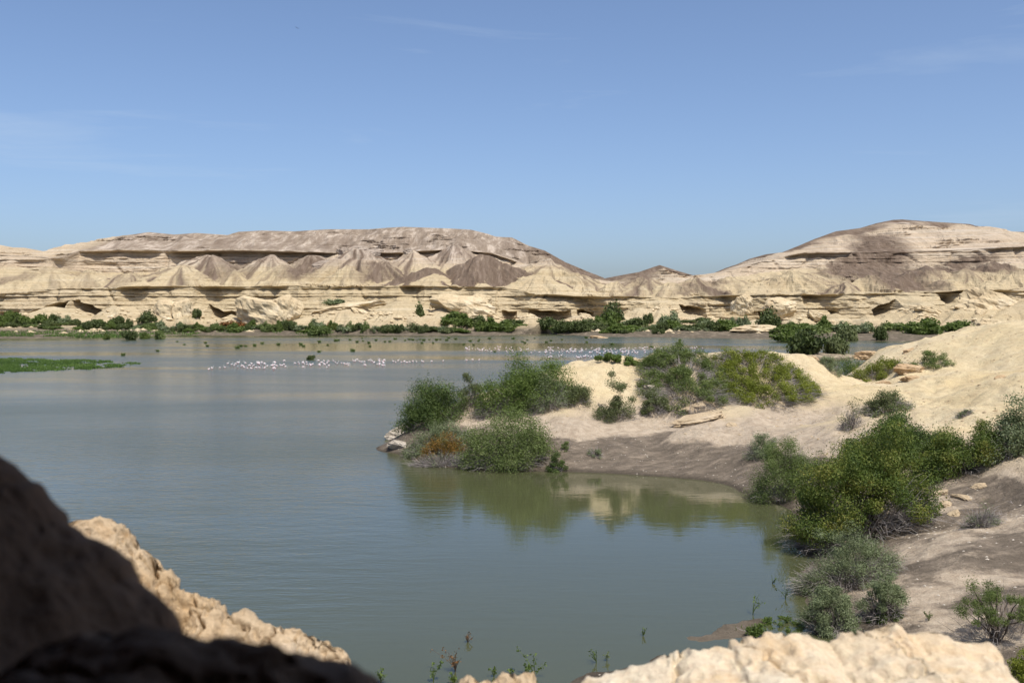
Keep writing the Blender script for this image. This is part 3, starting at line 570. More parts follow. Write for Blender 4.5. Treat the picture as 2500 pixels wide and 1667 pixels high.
def shrub(name, label, cat, c, rx, ry, H, leaf, n=4000, L_=0.22, wd=0.45, lo=0.0, ncl=26, crad=0.24, twigs=0, stems=9, seed=1, group=None, ground=None, stem_r=0.05, twig_len=1.0, rag=0.25, twig_leaf=None, droop=0.0, lean=(0, 0), thin=1.0, bare=None, dome=2.0):
    """a shrub whose crown follows the ground it grows on; c = base point in the world"""
    rs = np.random.default_rng(seed * 13 + 5); ground = ground or (lambda x, y: np.zeros_like(x) + c[2])
    g0 = float(ground(np.array([c[0]]), np.array([c[1]]))[0])
    th = rs.random(ncl) * 2 * math.pi; r = np.sqrt(rs.random(ncl)) * 0.97
    x, y = rx * r * np.cos(th), ry * r * np.sin(th)
    if bare is not None:   # the side toward the water has lost its leaves
        kp = (y > bare * ry) | (rs.random(ncl) < 0.22); x, y, r = x[kp], y[kp], r[kp]; ncl = len(x)
    hc = H * np.sqrt(np.clip(1 - r ** dome, 0.04, 1)) * (1 + rag * rs.normal(size=ncl) * 0.6)
    f = lo + (1 - lo) * (0.25 + 0.75 * np.sqrt(rs.random(ncl)))
    size = crad * min(2 * rx, 2.4 * H) * (0.6 + 0.7 * rs.random(ncl))
    size = np.minimum(size, np.maximum(0.35 * H, 0.12)); g = ground(c[0] + x, c[1] + y) - g0
    z = g + np.maximum(hc * f - size * 0.55, lo * H + size * 0.3)
    cent = np.stack([x + lean[0] * z, y + lean[1] * z, z], 1)
    root = bpy.data.objects.new(name, None); COL.objects.link(root); root.location = (c[0], c[1], g0); root.empty_display_size = 0.3
    tag(root, label, cat, group)
    v, q = leaf_cloud(cent, size, n, L_, wd, rs, droop=droop)
    # stray sprigs outside the clumps
    ns = int(n * 0.07); ci = rs.integers(0, ncl, ns); d = rs.normal(size=(ns, 3)); d[:, 2] = np.abs(d[:, 2]); d /= np.linalg.norm(d, axis=1)[:, None]
    v2, q2 = leaf_cloud(cent[ci] + d * (size[ci] * (1.0 + 0.35 * rs.random(ns)))[:, None], np.full(ns, 0.12 * L_ + 0.05), ns, L_ * 0.9, wd, rs)
    V, Q = np.concatenate([v, v2]), np.concatenate([q, q2 + len(v)])
    T3 = V.reshape(-1, 3, 3); keep = T3[:, :, 2].min(1) > (ground(c[0] + T3[:, 0, 0], c[1] + T3[:, 0, 1]) - g0 + 0.02)
    V = T3[keep].reshape(-1, 3); Q = np.arange(len(V)).reshape(-1, 3)
    link('crown', mesh_np('crown', V, tris=Q), leaf, root)
    # stems from the foot to the clumps
    paths = []
    for i in rs.permutation(ncl)[:stems]:
        e = cent[i]; s = np.array([0.12 * rx * rs.normal(), 0.12 * ry * rs.normal(), 0.0]) if lo < 0.2 else np.array([0.0, 0, 0])
        s[2] = float(ground(np.array([c[0] + s[0]]), np.array([c[1] + s[1]]))[0]) - g0 - 0.15
        t = np.linspace(0, 1, 6)[:, None]; mid = s * (1 - t) + e * t
        mid[:, :2] = s[:2] + (e[:2] - s[:2]) * (t ** 1.5); mid[1:-1] += rs.normal(size=(4, 3)) * 0.05 * H * 0.5
        paths.append((mid, stem_r * (1.0 - 0.8 * t[:, 0]) * (0.6 + 0.6 * rs.random()) * (1.0 if lo < 0.2 else 1.4)))
    tv, tq = tubes(paths, 5); link('stems' if lo < 0.2 else 'trunk', mesh_np('stems', tv, quads=tq, smooth=True), M['bark'], root)
    if twigs:
        th = rs.random(twigs) * 2 * math.pi; r = 0.1 + 0.9 * np.sqrt(rs.random(twigs)); x, y = rx * r * np.cos(th), ry * r * np.sin(th)
        gg = ground(c[0] + x, c[1] + y) - g0; hh = H * np.sqrt(np.clip(1 - r * r, 0.05, 1)) * (0.25 + 0.7 * rs.random(twigs))
        p0 = np.stack([x * 0.75, y * 0.75, gg + hh * 0.35], 1); dirv = np.stack([x * 0.45, y * 0.45, hh * 0.9 * (rs.random(twigs) - 0.25)], 1) * twig_len + rs.normal(size=(twigs, 3)) * 0.25 * twig_len
        sv, sq = strips(p0, p0 + dirv, np.full(twigs, 0.022 * thin), 0.1 * H * rs.random(twigs), rs)
        link('twigs', mesh_np('twigs', sv, quads=sq), twig_leaf or M['twig'], root)
    return root
def near(label, box, leaf, n, name='bush', cat='bush', ry=None, H=None, vc=None, ryf=0.75, **k):
    n = int(n * 2.0); k['L_'] = k.get('L_', 0.2) * 0.68; k['wd'] = k.get('wd', 0.5)
    """box = (u0, v0, u1, v1) of the plant in the photograph: finds its foot on the ground and its true size"""
    u0, v0, u1, v1 = box; uc = (u0 + u1) / 2
    p = hit(uc, vc if vc else v1); D = p[1]; rx = (u1 - u0) / 2 / FPX * D; ry = ry if ry else rx * ryf
    if not vc: D = D + ry * 0.55
    x = (uc - 1250) / FPX * D; rx = (u1 - u0) / 2 / FPX * D
    z = float(land(np.array([x]), np.array([D]))[0]); z = max(z, -0.2)
    H = H if H else max(P(uc, v0, D)[2] - z, 0.3)
    return shrub(name, label, cat, (x, D, z), rx, ry, H, leaf, n=n, ground=lambda a, b: np.maximum(land(a, b), -0.15), **k)

near('dark green bush at the lakeward tip of the sand spit', (980, 934, 1128, 1040), M['dark'], 15000, seed=1, dome=3.0, L_=0.19, ncl=70, twigs=250)
near('grey-brown leggy bush between the dark tip bush and the tall green bush', (1112, 914, 1178, 1004), M['olive'], 2600, seed=2, L_=0.18, twigs=500, ncl=24, crad=0.2)
near('tallest bright green bush crowning the end of the spit', (1170, 882, 1398, 1006), M['bright'], 17000, seed=3, dome=2.8, L_=0.2, ncl=80, crad=0.16, twigs=300, ryf=0.6)
near('hazy grey-green bush leaning on the right flank of the tall green bush', (1290, 915, 1392, 1003), M['greygreen'], 3800, seed=4, L_=0.16, twigs=900, ncl=26)
near('dull olive bush at the foot of the bare sand slope', (1362, 936, 1446, 996), M['olive'], 3600, seed=5, L_=0.17, twigs=250)
near('low dry grey twiggy bush in front of the tall green bush', (1155, 972, 1250, 1016), M['greygreen'], 900, seed=6, L_=0.15, twigs=900)
near('wide soft grey-green bush overhanging the water at the spit', (1128, 1008, 1340, 1147), M['soft'], 15000, seed=7, dome=3.5, L_=0.18, ncl=90, crad=0.17, twigs=900, ryf=0.55)
near('low grey-green bush above the rusty orange bush', (988, 1028, 1150, 1096), M['greygreen'], 6500, seed=8, L_=0.17, ncl=40, twigs=600, ryf=0.45)
near('rusty orange bush at the waterline of the spit', (1030, 1058, 1140, 1128), M['rust'], 5200, seed=9, L_=0.16, ncl=36, twigs=700, ryf=0.5)
near('bare purple-grey brush trailing below the rusty orange bush', (1000, 1092, 1150, 1140), M['greygreen'], 500, seed=10, L_=0.14, twigs=1500, ryf=0.3, stems=14)
near('small dark bush alone on the muddy shore beside the overhanging bush', (1338, 1106, 1380, 1152), M['dark'], 1500, seed=11, L_=0.15, ncl=14, twigs=80)
near('tiny green sapling on the dark soil above the muddy shore', (1371, 1075, 1394, 1102), M['soft'], 420, seed=12, L_=0.13, ncl=9, twigs=30)
near('small spiky blue-green plant on the dark soil near the water', (1434, 1094, 1476, 1119), M['greygreen'], 500, seed=13, L_=0.2, wd=0.2, ncl=10, twigs=120)
near('two-lobed olive bush on the pale sand slope', (1459, 955, 1560, 1030), M['olive'], 4200, seed=14, L_=0.17, ncl=26, rag=0.6, crad=0.18, twigs=200)
near('narrow olive bush under the lip of grey twigs', (1570, 950, 1632, 1020), M['olive'], 2200, seed=15, L_=0.17, ncl=18, twigs=300)
near('big green-topped bush with grey twigs hanging down its front', (1556, 850, 1792, 1010), M['lush'], 22000, vc=945, ry=7.5, H=2.15, seed=16, L_=0.19, ncl=200, crad=0.14, bare=-0.30, twigs=4200, twig_len=0.9, stems=24)
near('big yellow-green bush spreading down the right side of the sand hump', (1716, 862, 1998, 1015), M['yellow'], 25000, vc=948, ry=7.0, H=2.0, seed=17, L_=0.18, ncl=240, crad=0.14, bare=-0.7, twigs=2400, stems=24)
near('thin green bushes peeping over the sand ridge from behind', (1436, 862, 1570, 890), M['bright'], 2500, seed=18, L_=0.25, ncl=22, ryf=0.3, vc=887)
near('soft feathery green bush leaning over the cove mud', (1840, 1074, 2010, 1222), M['soft'], 15000, seed=20, dome=3.0, L_=0.15, wd=0.3, ncl=70, crad=0.18, twigs=300, ryf=0.6)
near('spiky blue-green bush behind the soft feathery bush', (1822, 1056, 1900, 1118), M['greygreen'], 2600, seed=21, L_=0.2, wd=0.2, twigs=250, ncl=18)
near('big dark acacia tree drooping to the water in front of the others', (1926, 1108, 2290, 1338), M['tree'], 34000, name='acacia_tree', cat='tree', seed=22, L_=0.16, ncl=80, crad=0.115, dome=4.0, twigs=900, lo=0.08, stems=22, stem_r=0.12, ryf=0.6, droop=0.6, rag=0.4)
near('deep green acacia tree rising behind the big drooping one', (2040, 1034, 2310, 1165), M['dark'], 18000, name='acacia_tree', cat='tree', seed=23, dome=4.0, L_=0.18, ncl=70, crad=0.14, stems=16, stem_r=0.1, ryf=0.5, rag=0.4, twigs=200)
near('yellow-green acacia tree with open branches on the right', (2225, 1046, 2470, 1165), M['tree'], 17000, name='acacia_tree', cat='tree', seed=24, L_=0.16, ncl=70, crad=0.13, dome=4.0, lo=0.12, stems=22, stem_r=0.09, ryf=0.6, rag=0.4, twigs=300)
near('blue-grey bush cut by the right edge of the picture', (2415, 985, 2560, 1110), M['greygreen'], 6500, seed=25, L_=0.2, ncl=46, twigs=500)
near('lone oval olive shrub on the bare sand', (2098, 955, 2226, 1012), M['olive'], 5200, seed=26, L_=0.16, ncl=34, twigs=600, ryf=0.6)
near('tall bare grey twigs poking up left of the oval shrub', (2050, 972, 2110, 1050), M['olive'], 260, seed=27, L_=0.15, twigs=350, stems=16, stem_r=0.03, thin=0.8)
near('tiny grey tuft of scrub on the open sand to the right', (2338, 1000, 2376, 1018), M['greygreen'], 380, seed=28, L_=0.14, twigs=200)
near('pale grey dry shrub on the dark slope right of the acacias', (2358, 1232, 2444, 1288), M['greygreen'], 700, seed=29, L_=0.1, twigs=1500, thin=0.7)
near('low yellow-green plant at the foot of the drooping acacia', (2215, 1228, 2295, 1268), M['yellow'], 1400, seed=30, L_=0.13, ncl=16, twigs=60)
near('grey-green thicket along the cove bank below the acacia', (1945, 1316, 2200, 1440), M['greygreen'], 14000, seed=31, L_=0.12, wd=0.3, ncl=90, crad=0.11, twigs=1800, ryf=0.6, thin=0.6, rag=0.5)
near('bushy grey-green shrub nearest the water behind the pale rock', (1968, 1424, 2094, 1552), M['greygreen'], 9000, seed=32, L_=0.11, wd=0.35, ncl=46, crad=0.16, twigs=500, thin=0.6)
near('small silvery tree with a clear trunk and dark skirt', (2104, 1408, 2222, 1520), M['greygreen'], 6000, name='small_tree', cat='tree', seed=33, L_=0.11, wd=0.3, ncl=44, crad=0.13, lo=0.35, stems=12, stem_r=0.045, thin=0.6, twigs=500)
near('dark low bush at the foot of the silvery tree', (2125, 1486, 2215, 1522), M['dark'], 1400, seed=34, L_=0.1, ncl=18, ryf=0.5)
near('young flat-topped acacia at the lower right edge', (2338, 1400, 2545, 1584), M['lush'], 4600, name='acacia_tree', cat='tree', seed=35, L_=0.11, wd=0.3, ncl=46, crad=0.085, lo=0.42, stems=22, stem_r=0.04, rag=0.1, thin=0.6, twigs=260, lean=(-0.1, 0))
near('bright yellow-green bush in the lower right corner', (2455, 1600, 2570, 1690), M['yellow'], 3000, seed=36, L_=0.11, ncl=24)
near('bright green leafy plant on the tip of the mud spit', (1824, 1516, 1872, 1558), M['bright'], 800, name='leafy_plant', cat='plant', seed=37, L_=0.11, ncl=12, twigs=20)
near('dense green bush behind the dune beside the channel', (2044, 850, 2142, 893), M['bright'], 3500, seed=38, L_=0.28, ncl=30, vc=893, ryf=0.5)
near('yellow-green bush in the hollow between the two dunes', (2075, 878, 2206, 932), M['yellow'], 4200, seed=39, L_=0.2, ncl=36, twigs=500, vc=925, H=2.0, ry=2.5)
near('sparse green shrub row on the far dune', (2222, 862, 2328, 891), M['soft'], 2400, seed=40, L_=0.2, ncl=30, rag=0.6, twigs=120, vc=888, ry=1.6, H=1.4)
near('blue-green tussock at the edge of the hidden channel', (2000, 876, 2056, 912), M['greygreen'], 1600, seed=41, L_=0.25, wd=0.2, ncl=18, twigs=200, vc=905, H=1.5)
near('low green herbs lining the mud spit', (1870, 1510, 1975, 1548), M['bright'], 1500, name='herb_patch', cat='plant', seed=42, L_=0.09, ncl=40, ry=1.2, H=0.35, vc=1530)

# ------------------------------------------------------------------ distant bushes on the far shore
def far_proto(seed, leaf, lo=0.0):
    rs = np.random.default_rng(seed); ncl = 22; th = rs.random(ncl) * 2 * math.pi; r = np.sqrt(rs.random(ncl)) * 0.78
    hc = np.sqrt(np.clip(1 - r * r, 0.05, 1)) * (1 + 0.12 * rs.normal(size=ncl)); f = lo + (1 - lo) * (0.3 + 0.7 * np.sqrt(rs.random(ncl)))
    size = 0.30 + 0.16 * rs.random(ncl); cent = np.stack([r * np.cos(th), r * np.sin(th), np.maximum(hc * f - 0.18, lo + 0.08)], 1)
    v, q = leaf_cloud(cent, size, 1700, 0.15, 0.8, rs); crown = mesh_np('crown', v, tris=q); crown.materials.append(leaf)
    paths = []
    for i in range(6):
        t = np.linspace(0, 1, 5)[:, None]; s = np.array([0.08 * rs.normal(), 0.08 * rs.normal(), -0.15]); paths.append((s * (1 - t) + cent[i] * t, 0.03 * (1 - 0.7 * t[:, 0])))
    tv, tq = tubes(paths, 4); st = mesh_np('stems', tv, quads=tq); st.materials.append(M['bark'])
    return crown, st
FARP = {k: [far_proto(100 + 10 * i + j, M[m], lo) for j in range(3)] for i, (k, m, lo) in enumerate([('d', 'fardark', 0), ('b', 'fargreen', 0), ('g', 'greygreen', 0), ('o', 'olive', 0), ('t', 'fardark', 0.18), ('r', 'rustfar', 0), ('y', 'soft', 0)])}
def far_bush(kind, u, vt, vb, hw, label, cat='bush', name='bush', group=None, D=None, fn=None):
    p = hit(u, vb, fn or hAg, 460, 680, 0.5) if D is None else P(u, vb, D)
    if D is None and vb > 822: p = PW(u, vb)
    s = 1.08 * hw / FPX * p[1]; H = 0.92 * (vb - vt) / FPX * p[1]
    r = random.random(); crown, st = FARP[kind][int(r * 3)]
    root = bpy.data.objects.new(name, None); COL.objects.link(root); root.location = (p[0], p[1] + 0.4 * s, p[2] - 0.2); tag(root, label, cat, group)
    for nm, me_ in (('crown', crown), ('trunk' if kind == 't' else 'stems', st)):
        o = link(nm, me_, None, root); o.scale = (s, s * 0.8, H); o.rotation_euler = (0, 0, random.random() * 6.28)
    return root
far_bush('t', 1024, 746, 792, 22, 'tall round tree standing against the pale rubble mound', 'tree', 'tree', D=628)
far_bush('t', 1880, 757, 805, 31, 'round dark tree beside the collapsed cliff on the right shore', 'tree', 'tree')
far_bush('t', 1497, 742, 795, 28, 'tallest rounded tree in the middle thicket under the cliffs', 'tree', 'tree')
far_bush('b', 1490, 757, 800, 32, 'broad green tree in front of the tallest tree of the middle thicket', 'tree', 'tree')
far_bush('d', 480, 750, 780, 14, 'dark bush tucked beside the pale fallen buttress')
far_bush('t', 356, 761, 790, 24, 'umbrella-shaped tree with a leaning trunk on the left shore', 'tree', 'tree')
far_bush('d', 310, 804, 830, 23, 'largest round bush standing in the water off the left shore')
far_bush('b', 259, 812, 828, 10, 'small pale bush in the water left of the round one')
far_bush('b', 353, 809, 827, 12, 'white-flowered small bush in the water just right of the round one')
far_bush('y', 388, 800, 828, 14, 'tall narrow white-flowered bush in the water on the left')
far_bush('y', 778, 790, 819, 30, 'broad pale green bush bulging into the lake at mid left')
far_bush('r', 560, 782, 800, 32, 'red-brown scrub on the left shore below the fallen buttress')
far_bush('r', 806, 785, 804, 12, 'small red-brown bush beside the broad pale bush')
far_bush('r', 1495, 783, 798, 18, 'reddish scrub patch in the middle thicket')
far_bush('d', 2151, 790, 832, 21, 'dark round bush at the water edge right of the channel')
far_bush('g', 815, 728, 742, 28, 'grey-green bush perched above the white slab on the cliff foot', D=646)
far_bush('b', 860, 762, 788, 26, 'bright green bush on the rubble right of the cracked boulder', D=632)
far_bush('b', 2260, 775, 818, 46, 'broad dark green bush on the right shore under the boulders')
far_bush('b', 2345, 780, 810, 38, 'wide green bush nearest the dune on the far shore')
far_bush('y', 2190, 782, 806, 42, 'pale green bush on the right shore left of the broad dark one')
far_bush('d', 1978, 800, 868, 50, 'big dark thicket on the islet in the channel', D=300)
far_bush('o', 2046, 808, 866, 32, 'grey-leaved dark bush on the right end of the islet', D=303)
far_bush('b', 1925, 800, 835, 40, 'broad green bush left behind the islet')
far_bush('o', 2072, 790, 832, 26, 'olive bush standing behind the islet thicket')
far_bush('d', 759, 864, 878, 11, 'small round bush alone in mid lake beside the flamingos')
ORD = 'first second third fourth fifth sixth seventh eighth ninth tenth eleventh twelfth thirteenth fourteenth fifteenth sixteenth seventeenth eighteenth nineteenth twentieth twenty-first twenty-second twenty-third twenty-fourth twenty-fifth twenty-sixth twenty-seventh twenty-eighth twenty-ninth thirtieth thirty-first thirty-second thirty-third thirty-fourth thirty-fifth thirty-sixth thirty-seventh thirty-eighth'.split()
segs = [(-20, 60, 12, 'db', 'in the clump at the left edge', 760, 800, 20), (60, 330, 28, 'ddbgy', 'in the row behind the marsh grass', 768, 806, 17),
        (330, 640, 30, 'dgyb', 'in the row below the cracked boulder', 775, 812, 15), (640, 900, 24, 'ydgb', 'in the row below the white slab', 780, 812, 18),
        (900, 1110, 22, 'ddgo', 'in the row below the round tree', 782, 815, 15), (1105, 1270, 18, 'bbd', 'in the grove below the square pillar', 762, 812, 24),
        (1330, 1640, 36, 'dbogd', 'in the thicket below the middle caves', 768, 815, 24), (1630, 1830, 20, 'dbg', 'in the grove below the saddle hill', 765, 808, 24), (1890, 2130, 22, 'dbyg', 'in the belt behind the islet', 778, 815, 26)]
for a, b, n, kinds, lab, va, vb, hw in segs:
    for i in range(n):
        u = a + (b - a) * (i + 0.2 + 0.6 * random.random()) / n; f = random.random() ** 0.7
        bot = va + 22 + (vb - va - 22) * f; h = 9 + 21 * random.random() ** 1.6 * (hw / 18.0)
        kd = random.choice(kinds); far_bush(kd, u, bot - h, bot, hw * (0.6 + 0.95 * random.random() ** 1.5), '%s bush, %s from the left %s' % ({'d': 'dark', 'b': 'bright green', 'g': 'grey-green', 'o': 'olive', 'y': 'pale green'}[kd], ORD[i], lab), group='bushes ' + lab)

# ------------------------------------------------------------------ marsh grass, water tufts
def blades(name, pts, h, wd, mat, label):
    n = len(pts); rs = np.random.default_rng(len(name)); th = rs.random(n) * 6.28; s = np.stack([np.cos(th), np.sin(th), 0 * th], 1) * wd
    hh = h * (0.5 + rs.random(n)); tip = pts + np.stack([rs.normal(size=n) * 0.3 * hh, rs.normal(size=n) * 0.3 * hh, hh], 1)
    v = np.stack([pts - s, pts + s, tip], 1).reshape(-1, 3)
    o = link(name, mesh_np(name, v, tris=np.arange(3 * n).reshape(n, 3)), mat); tag(o, label, 'grass', kind='stuff'); return o
def scatter(n, box, mask):
    u = box[0] + (box[2] - box[0]) * rng.random(n * 3); v = box[1] + (box[3] - box[1]) * rng.random(n * 3)
    u, v = u[mask(u, v)][:n], v[mask(u, v)][:n]; q = np.array([PW(a, b) for a, b in zip(u, v)]); q[:, 2] = -0.03; return q
isl = lambda u, v: (np.abs(v - (893 - 0.012 * (u + 60))) < (19.5 * np.clip(1 - ((u + 60) / 420.0), 0.0, 1) ** 0.55 + 2.5 * pn(u / 25, v / 3))) & (pn(u / 38, v / 5.0, 4.0) + 0.5 * pn(u / 9, v / 2.0, 6.0) + 0.30 - 0.8 * sst(200, 370, u) > 0)
blades('marsh_grass', scatter(26000, (-160, 868, 390, 916), isl), 0.30, 0.12, M['grass'], 'bright green grass bed spreading in the lake at the left edge')
bank = lambda u, v: (v > 800 + 8 * sst(250, 420, u)) & (v < 824 - 6 * sst(250, 420, u)) & (pn(u / 60, v / 4.0, 9.0) + 0.45 - 0.75 * sst(280, 900, u) > 0)
q = scatter(17000, (-60, 801, 1150, 825), bank); q[:, 2] = np.maximum(hAg(q[:, 0], q[:, 1]), 0.0); q = q[q[:, 2] < 2.5]
blades('shore_grass', q, 0.9, 0.28, M['grass'], 'strip of green marsh grass along the far left bank')
spit = np.array([hit(1820 + 140 * a + 60 * (b - .5), 1552 - 48 * a + 26 * (b - .5)) for a, b in rng.random((420, 2))])
blades('bank_grass', spit[spit[:, 2] > 0.02], 0.22, 0.02, M['grass'], 'thin green grass along the mud spit by the near bank')
# mud bank of the islet in the channel
ic = PW(2000, 866); na, nr_ = 72, 20; ta = (np.arange(na) * 2 * math.pi / na)[None]; tr = np.linspace(0.02, 1.15, nr_)[:, None]
ix = 93 + 17 * tr * np.cos(ta) * (1 + .15 * pn(np.cos(ta) * 2, np.sin(ta) * 2)); iy = 306 + 12 * tr * np.sin(ta); iz = 1.3 * (1 - tr ** 2) + 0.3 * fbm(ix / 5, iy / 5, 2.0, 4) * (1.2 - tr)
me = mesh_np('islet', np.stack([ix, iy, iz], -1), quads=grid_faces(nr_, na, True), smooth=True)
attr(me, 'soil', 0.55 + 0 * ix); attr(me, 'pale', 0.6 + 0 * ix); attr(me, 'wet', sst(.4, .1, iz)); tag(link('islet', me, M['sand']), 'low muddy islet carrying bushes in the channel', kind='structure')
# tufts standing in shallow water: each one its own plant
def tuft_mesh(seed):
    rs = np.random.default_rng(seed); n = 60; th = rs.random(n) * 6.28; r = 0.35 * rs.random(n)
    p0 = np.stack([r * np.cos(th), r * np.sin(th), np.full(n, -0.1)], 1); d = np.stack([np.cos(th) * 0.7 * rs.random(n), np.sin(th) * 0.7 * rs.random(n), 0.5 + 0.6 * rs.random(n)], 1)
    v, q_ = strips(p0, p0 + d, np.full(n, 0.10), 0.15 * rs.random(n), rs); m_ = mesh_np('tuft', v, quads=q_); m_.materials.append(M['soft']); return m_
TUFT = [tuft_mesh(s) for s in (1, 2, 3)]
tpx = [(433, 835), (502, 838), (506, 846), (580, 850), (588, 846), (622, 845), (600, 846), (622, 844), (680, 842), (741, 846), (735, 842), (779, 860), (800, 843), (862, 858), (820, 833), (826, 832), (855, 831), (886, 833), (872, 836), (900, 838), (918, 832), (884, 827), (940, 835), (952, 835), (989, 832), (1000, 830), (1008, 831), (1018, 832), (1026, 830), (1034, 832), (1048, 830), (1058, 838), (1066, 831), (1075, 830), (1090, 832), (1096, 826), (1132, 842), (1148, 834), (1156, 843), (1168, 834), (1170, 830), (1195, 828), (1275, 835), (1282, 838), (1287, 831), (1305, 827), (1334, 837), (1345, 833), (1372, 830), (1433, 837), (1431, 826), (1472, 847), (1495, 842), (1660, 832), (1253, 828), (1112, 829), (1030, 838), (965, 829), (903, 846), (780, 836), (640, 839), (1208, 860), (1590, 850), (450, 842), (300, 868), (385, 858)]
for i, (u, v) in enumerate(tpx):
    p = PW(u, v); o = link('reed_tuft', TUFT[i % 3], None); o.location = (p[0], p[1], 0); s = (0.7 + 0.7 * random.random()); o.scale = (s * 1.3, s, s * 0.85); o.rotation_euler[2] = random.random() * 6
    tag(o, 'small green tuft poking out of the shallow water before the far shore', 'tuft', 'tufts standing in the shallow water')

# ------------------------------------------------------------------ flamingos
def flamingo(pose):
    b = [((-0.42, 0, 0.74), .015), ((-0.34, 0, 0.78), .06), ((-0.2, 0, 0.84), .13), ((0.0, 0, 0.88), .165), ((0.16, 0, 0.92), .13), ((0.26, 0, 0.98), .06)]
    if pose == 0: b += [((0.34, 0, 1.08), .035), ((0.38, 0, 1.22), .03), ((0.32, 0, 1.36), .028), ((0.31, 0, 1.46), .03), ((0.37, 0, 1.54), .045), ((0.45, 0, 1.52), .03), ((0.50, 0, 1.46), .015)]
    elif pose == 1: b += [((0.38, 0, 0.98), .035), ((0.48, 0, 0.88), .03), ((0.52, 0, 0.70), .028), ((0.50, 0, 0.52), .03), ((0.52, 0, 0.42), .042), ((0.47, 0, 0.36), .03), ((0.42, 0, 0.36), .015)]
    else: b += [((0.32, 0, 1.06), .035), ((0.26, 0, 1.16), .03), ((0.14, 0, 1.16), .03), ((0.04, 0, 1.10), .04), ((-0.06, 0, 1.04), .02)]
    v, q_ = tubes([(np.array([p for p, r in b]), np.array([r for p, r in b]))], 8); nb = len(q_)
    cv = q_.reshape(-1, 8, 4)
    mi = np.zeros((len(b) - 1, 8), int); mi[0:3, :] = 1; mi[-1, :] = 3
    lv, lq = tubes([(np.array([[0.02, s, 0.80], [-0.03, s, 0.45], [0.01, s, 0.0], [0.0, s, -0.3]]), np.array([.03, .016, .014, .014])) for s in (-.06, .06)], 5)
    m_ = mesh_np('flamingo', np.concatenate([v, lv]), quads=np.concatenate([q_, lq + len(v)]), smooth=True, mat_idx=np.concatenate([mi.ravel(), np.full(len(lq), 2)]))
    for k in ('fwhite', 'fpink', 'fleg', 'black'): m_.materials.append(M[k])
    return m_
FL = [flamingo(i) for i in range(3)]
def put_flamingo(u, v, label, group):
    p = PW(u, v + 2); o = link('flamingo', random.choice(FL), None); s = 0.76 + 0.18 * random.random(); o.scale = (s, s, s); o.location = (p[0], p[1], -0.23); o.rotation_euler[2] = random.choice((0, math.pi)) + random.gauss(0, 0.7)
    tag(o, label, 'flamingo', group)
fr = random.Random(3)
LA, LB, LC = 'pale pink flamingo wading in the flock at mid lake left of the spit', 'white flamingo wading in the crowded flock beyond the spit', 'white flamingo in the thin line trailing right of the left flock'
for (a, b, v0, v1, n) in [(535, 690, 886, 902, 46), (690, 850, 882, 899, 34), (850, 945, 878, 895, 30), (600, 640, 888, 896, 6)]:
    for i in range(n): put_flamingo(a + (b - a) * fr.random(), v0 + (v1 - v0) * fr.random(), LA, 'left flamingo flock')
for u, v in [(960, 884), (966, 886), (972, 882), (980, 886), (987, 885), (993, 887), (1000, 885), (1008, 884), (1017, 885), (1030, 884), (1033, 885), (1054, 884), (1082, 883), (1139, 881), (1154, 880), (1170, 880), (510, 904), (518, 902), (516, 900)]: put_flamingo(u, v, LC, 'line of flamingos')
for (a, b, v0, v1, n) in [(1132, 1240, 848, 860, 26), (1235, 1380, 848, 864, 34), (1375, 1470, 850, 862, 34), (1450, 1580, 850, 866, 52), (1340, 1470, 869, 875, 20), (1560, 1740, 848, 854, 18)]:
    for i in range(n): put_flamingo(a + (b - a) * fr.random(), v0 + (v1 - v0) * fr.random(), LB, 'right flamingo flock')

# ------------------------------------------------------------------ rocks
def rock_mesh(name, size, seed, strat=0.0, sub=48, rough=0.16, flat=0.0, planes=9):
    rs = np.random.default_rng(seed); nr, nc = sub, sub * 2
    th = np.linspace(0, math.pi, nr)[:, None]; ph = (np.arange(nc) * 2 * math.pi / nc)[None]
    d = np.stack([np.sin(th) * np.cos(ph), np.sin(th) * np.sin(ph), np.cos(th) * np.ones_like(ph)], -1)
    r = np.full((nr, nc), 1.2)
    for k in range(planes):
        nrm = rs.normal(size=3); nrm /= np.linalg.norm(nrm); h = 0.72 + 0.3 * rs.random()
        dn = (d * nrm).sum(-1); r = np.minimum(r, np.where(dn > 0.05, h / np.maximum(dn, 0.05), 9))
    p = d * r[..., None]; p[..., 2] = np.clip(p[..., 2], -1 + flat, 1)
    nn = rough * fbm(p[..., 0] * 1.6 + seed, p[..., 1] * 1.6, p[..., 2] * 1.6, 5, 0.55)
    if strat: nn = nn + strat * (np.floor(p[..., 2] * 5 + 0.6 * pn(p[..., 0] + seed, p[..., 1])) % 2 - 0.5) * 0.3 + strat * 0.35 * pn(p[..., 0] * 1.3, p[..., 1] * 1.3, p[..., 2] * 7 + seed)
    nn[0] = nn[0].mean(); nn[-1] = nn[-1].mean()
    hor = d.copy()
    if strat: hor[..., 2] *= 0.3
    p = p + hor * nn[..., None]
    v = (p * np.array(size)).reshape(-1, 3); return mesh_np(name, v, quads=grid_faces(nr, nc, True), smooth=False)
def rock(label, u, v, D, size, seed, mat, rot=(0, 0, 0), name='boulder', strat=0.0, group=None, z=None, **k):
    p = P(u, v, D) if D else hit(u, v); o = link(name, rock_mesh(name, size, seed, strat, **k), mat); o.location = (p[0], p[1], p[2] if z is None else z); o.rotation_euler = rot
    tag(o, label, 'rock', group); return o
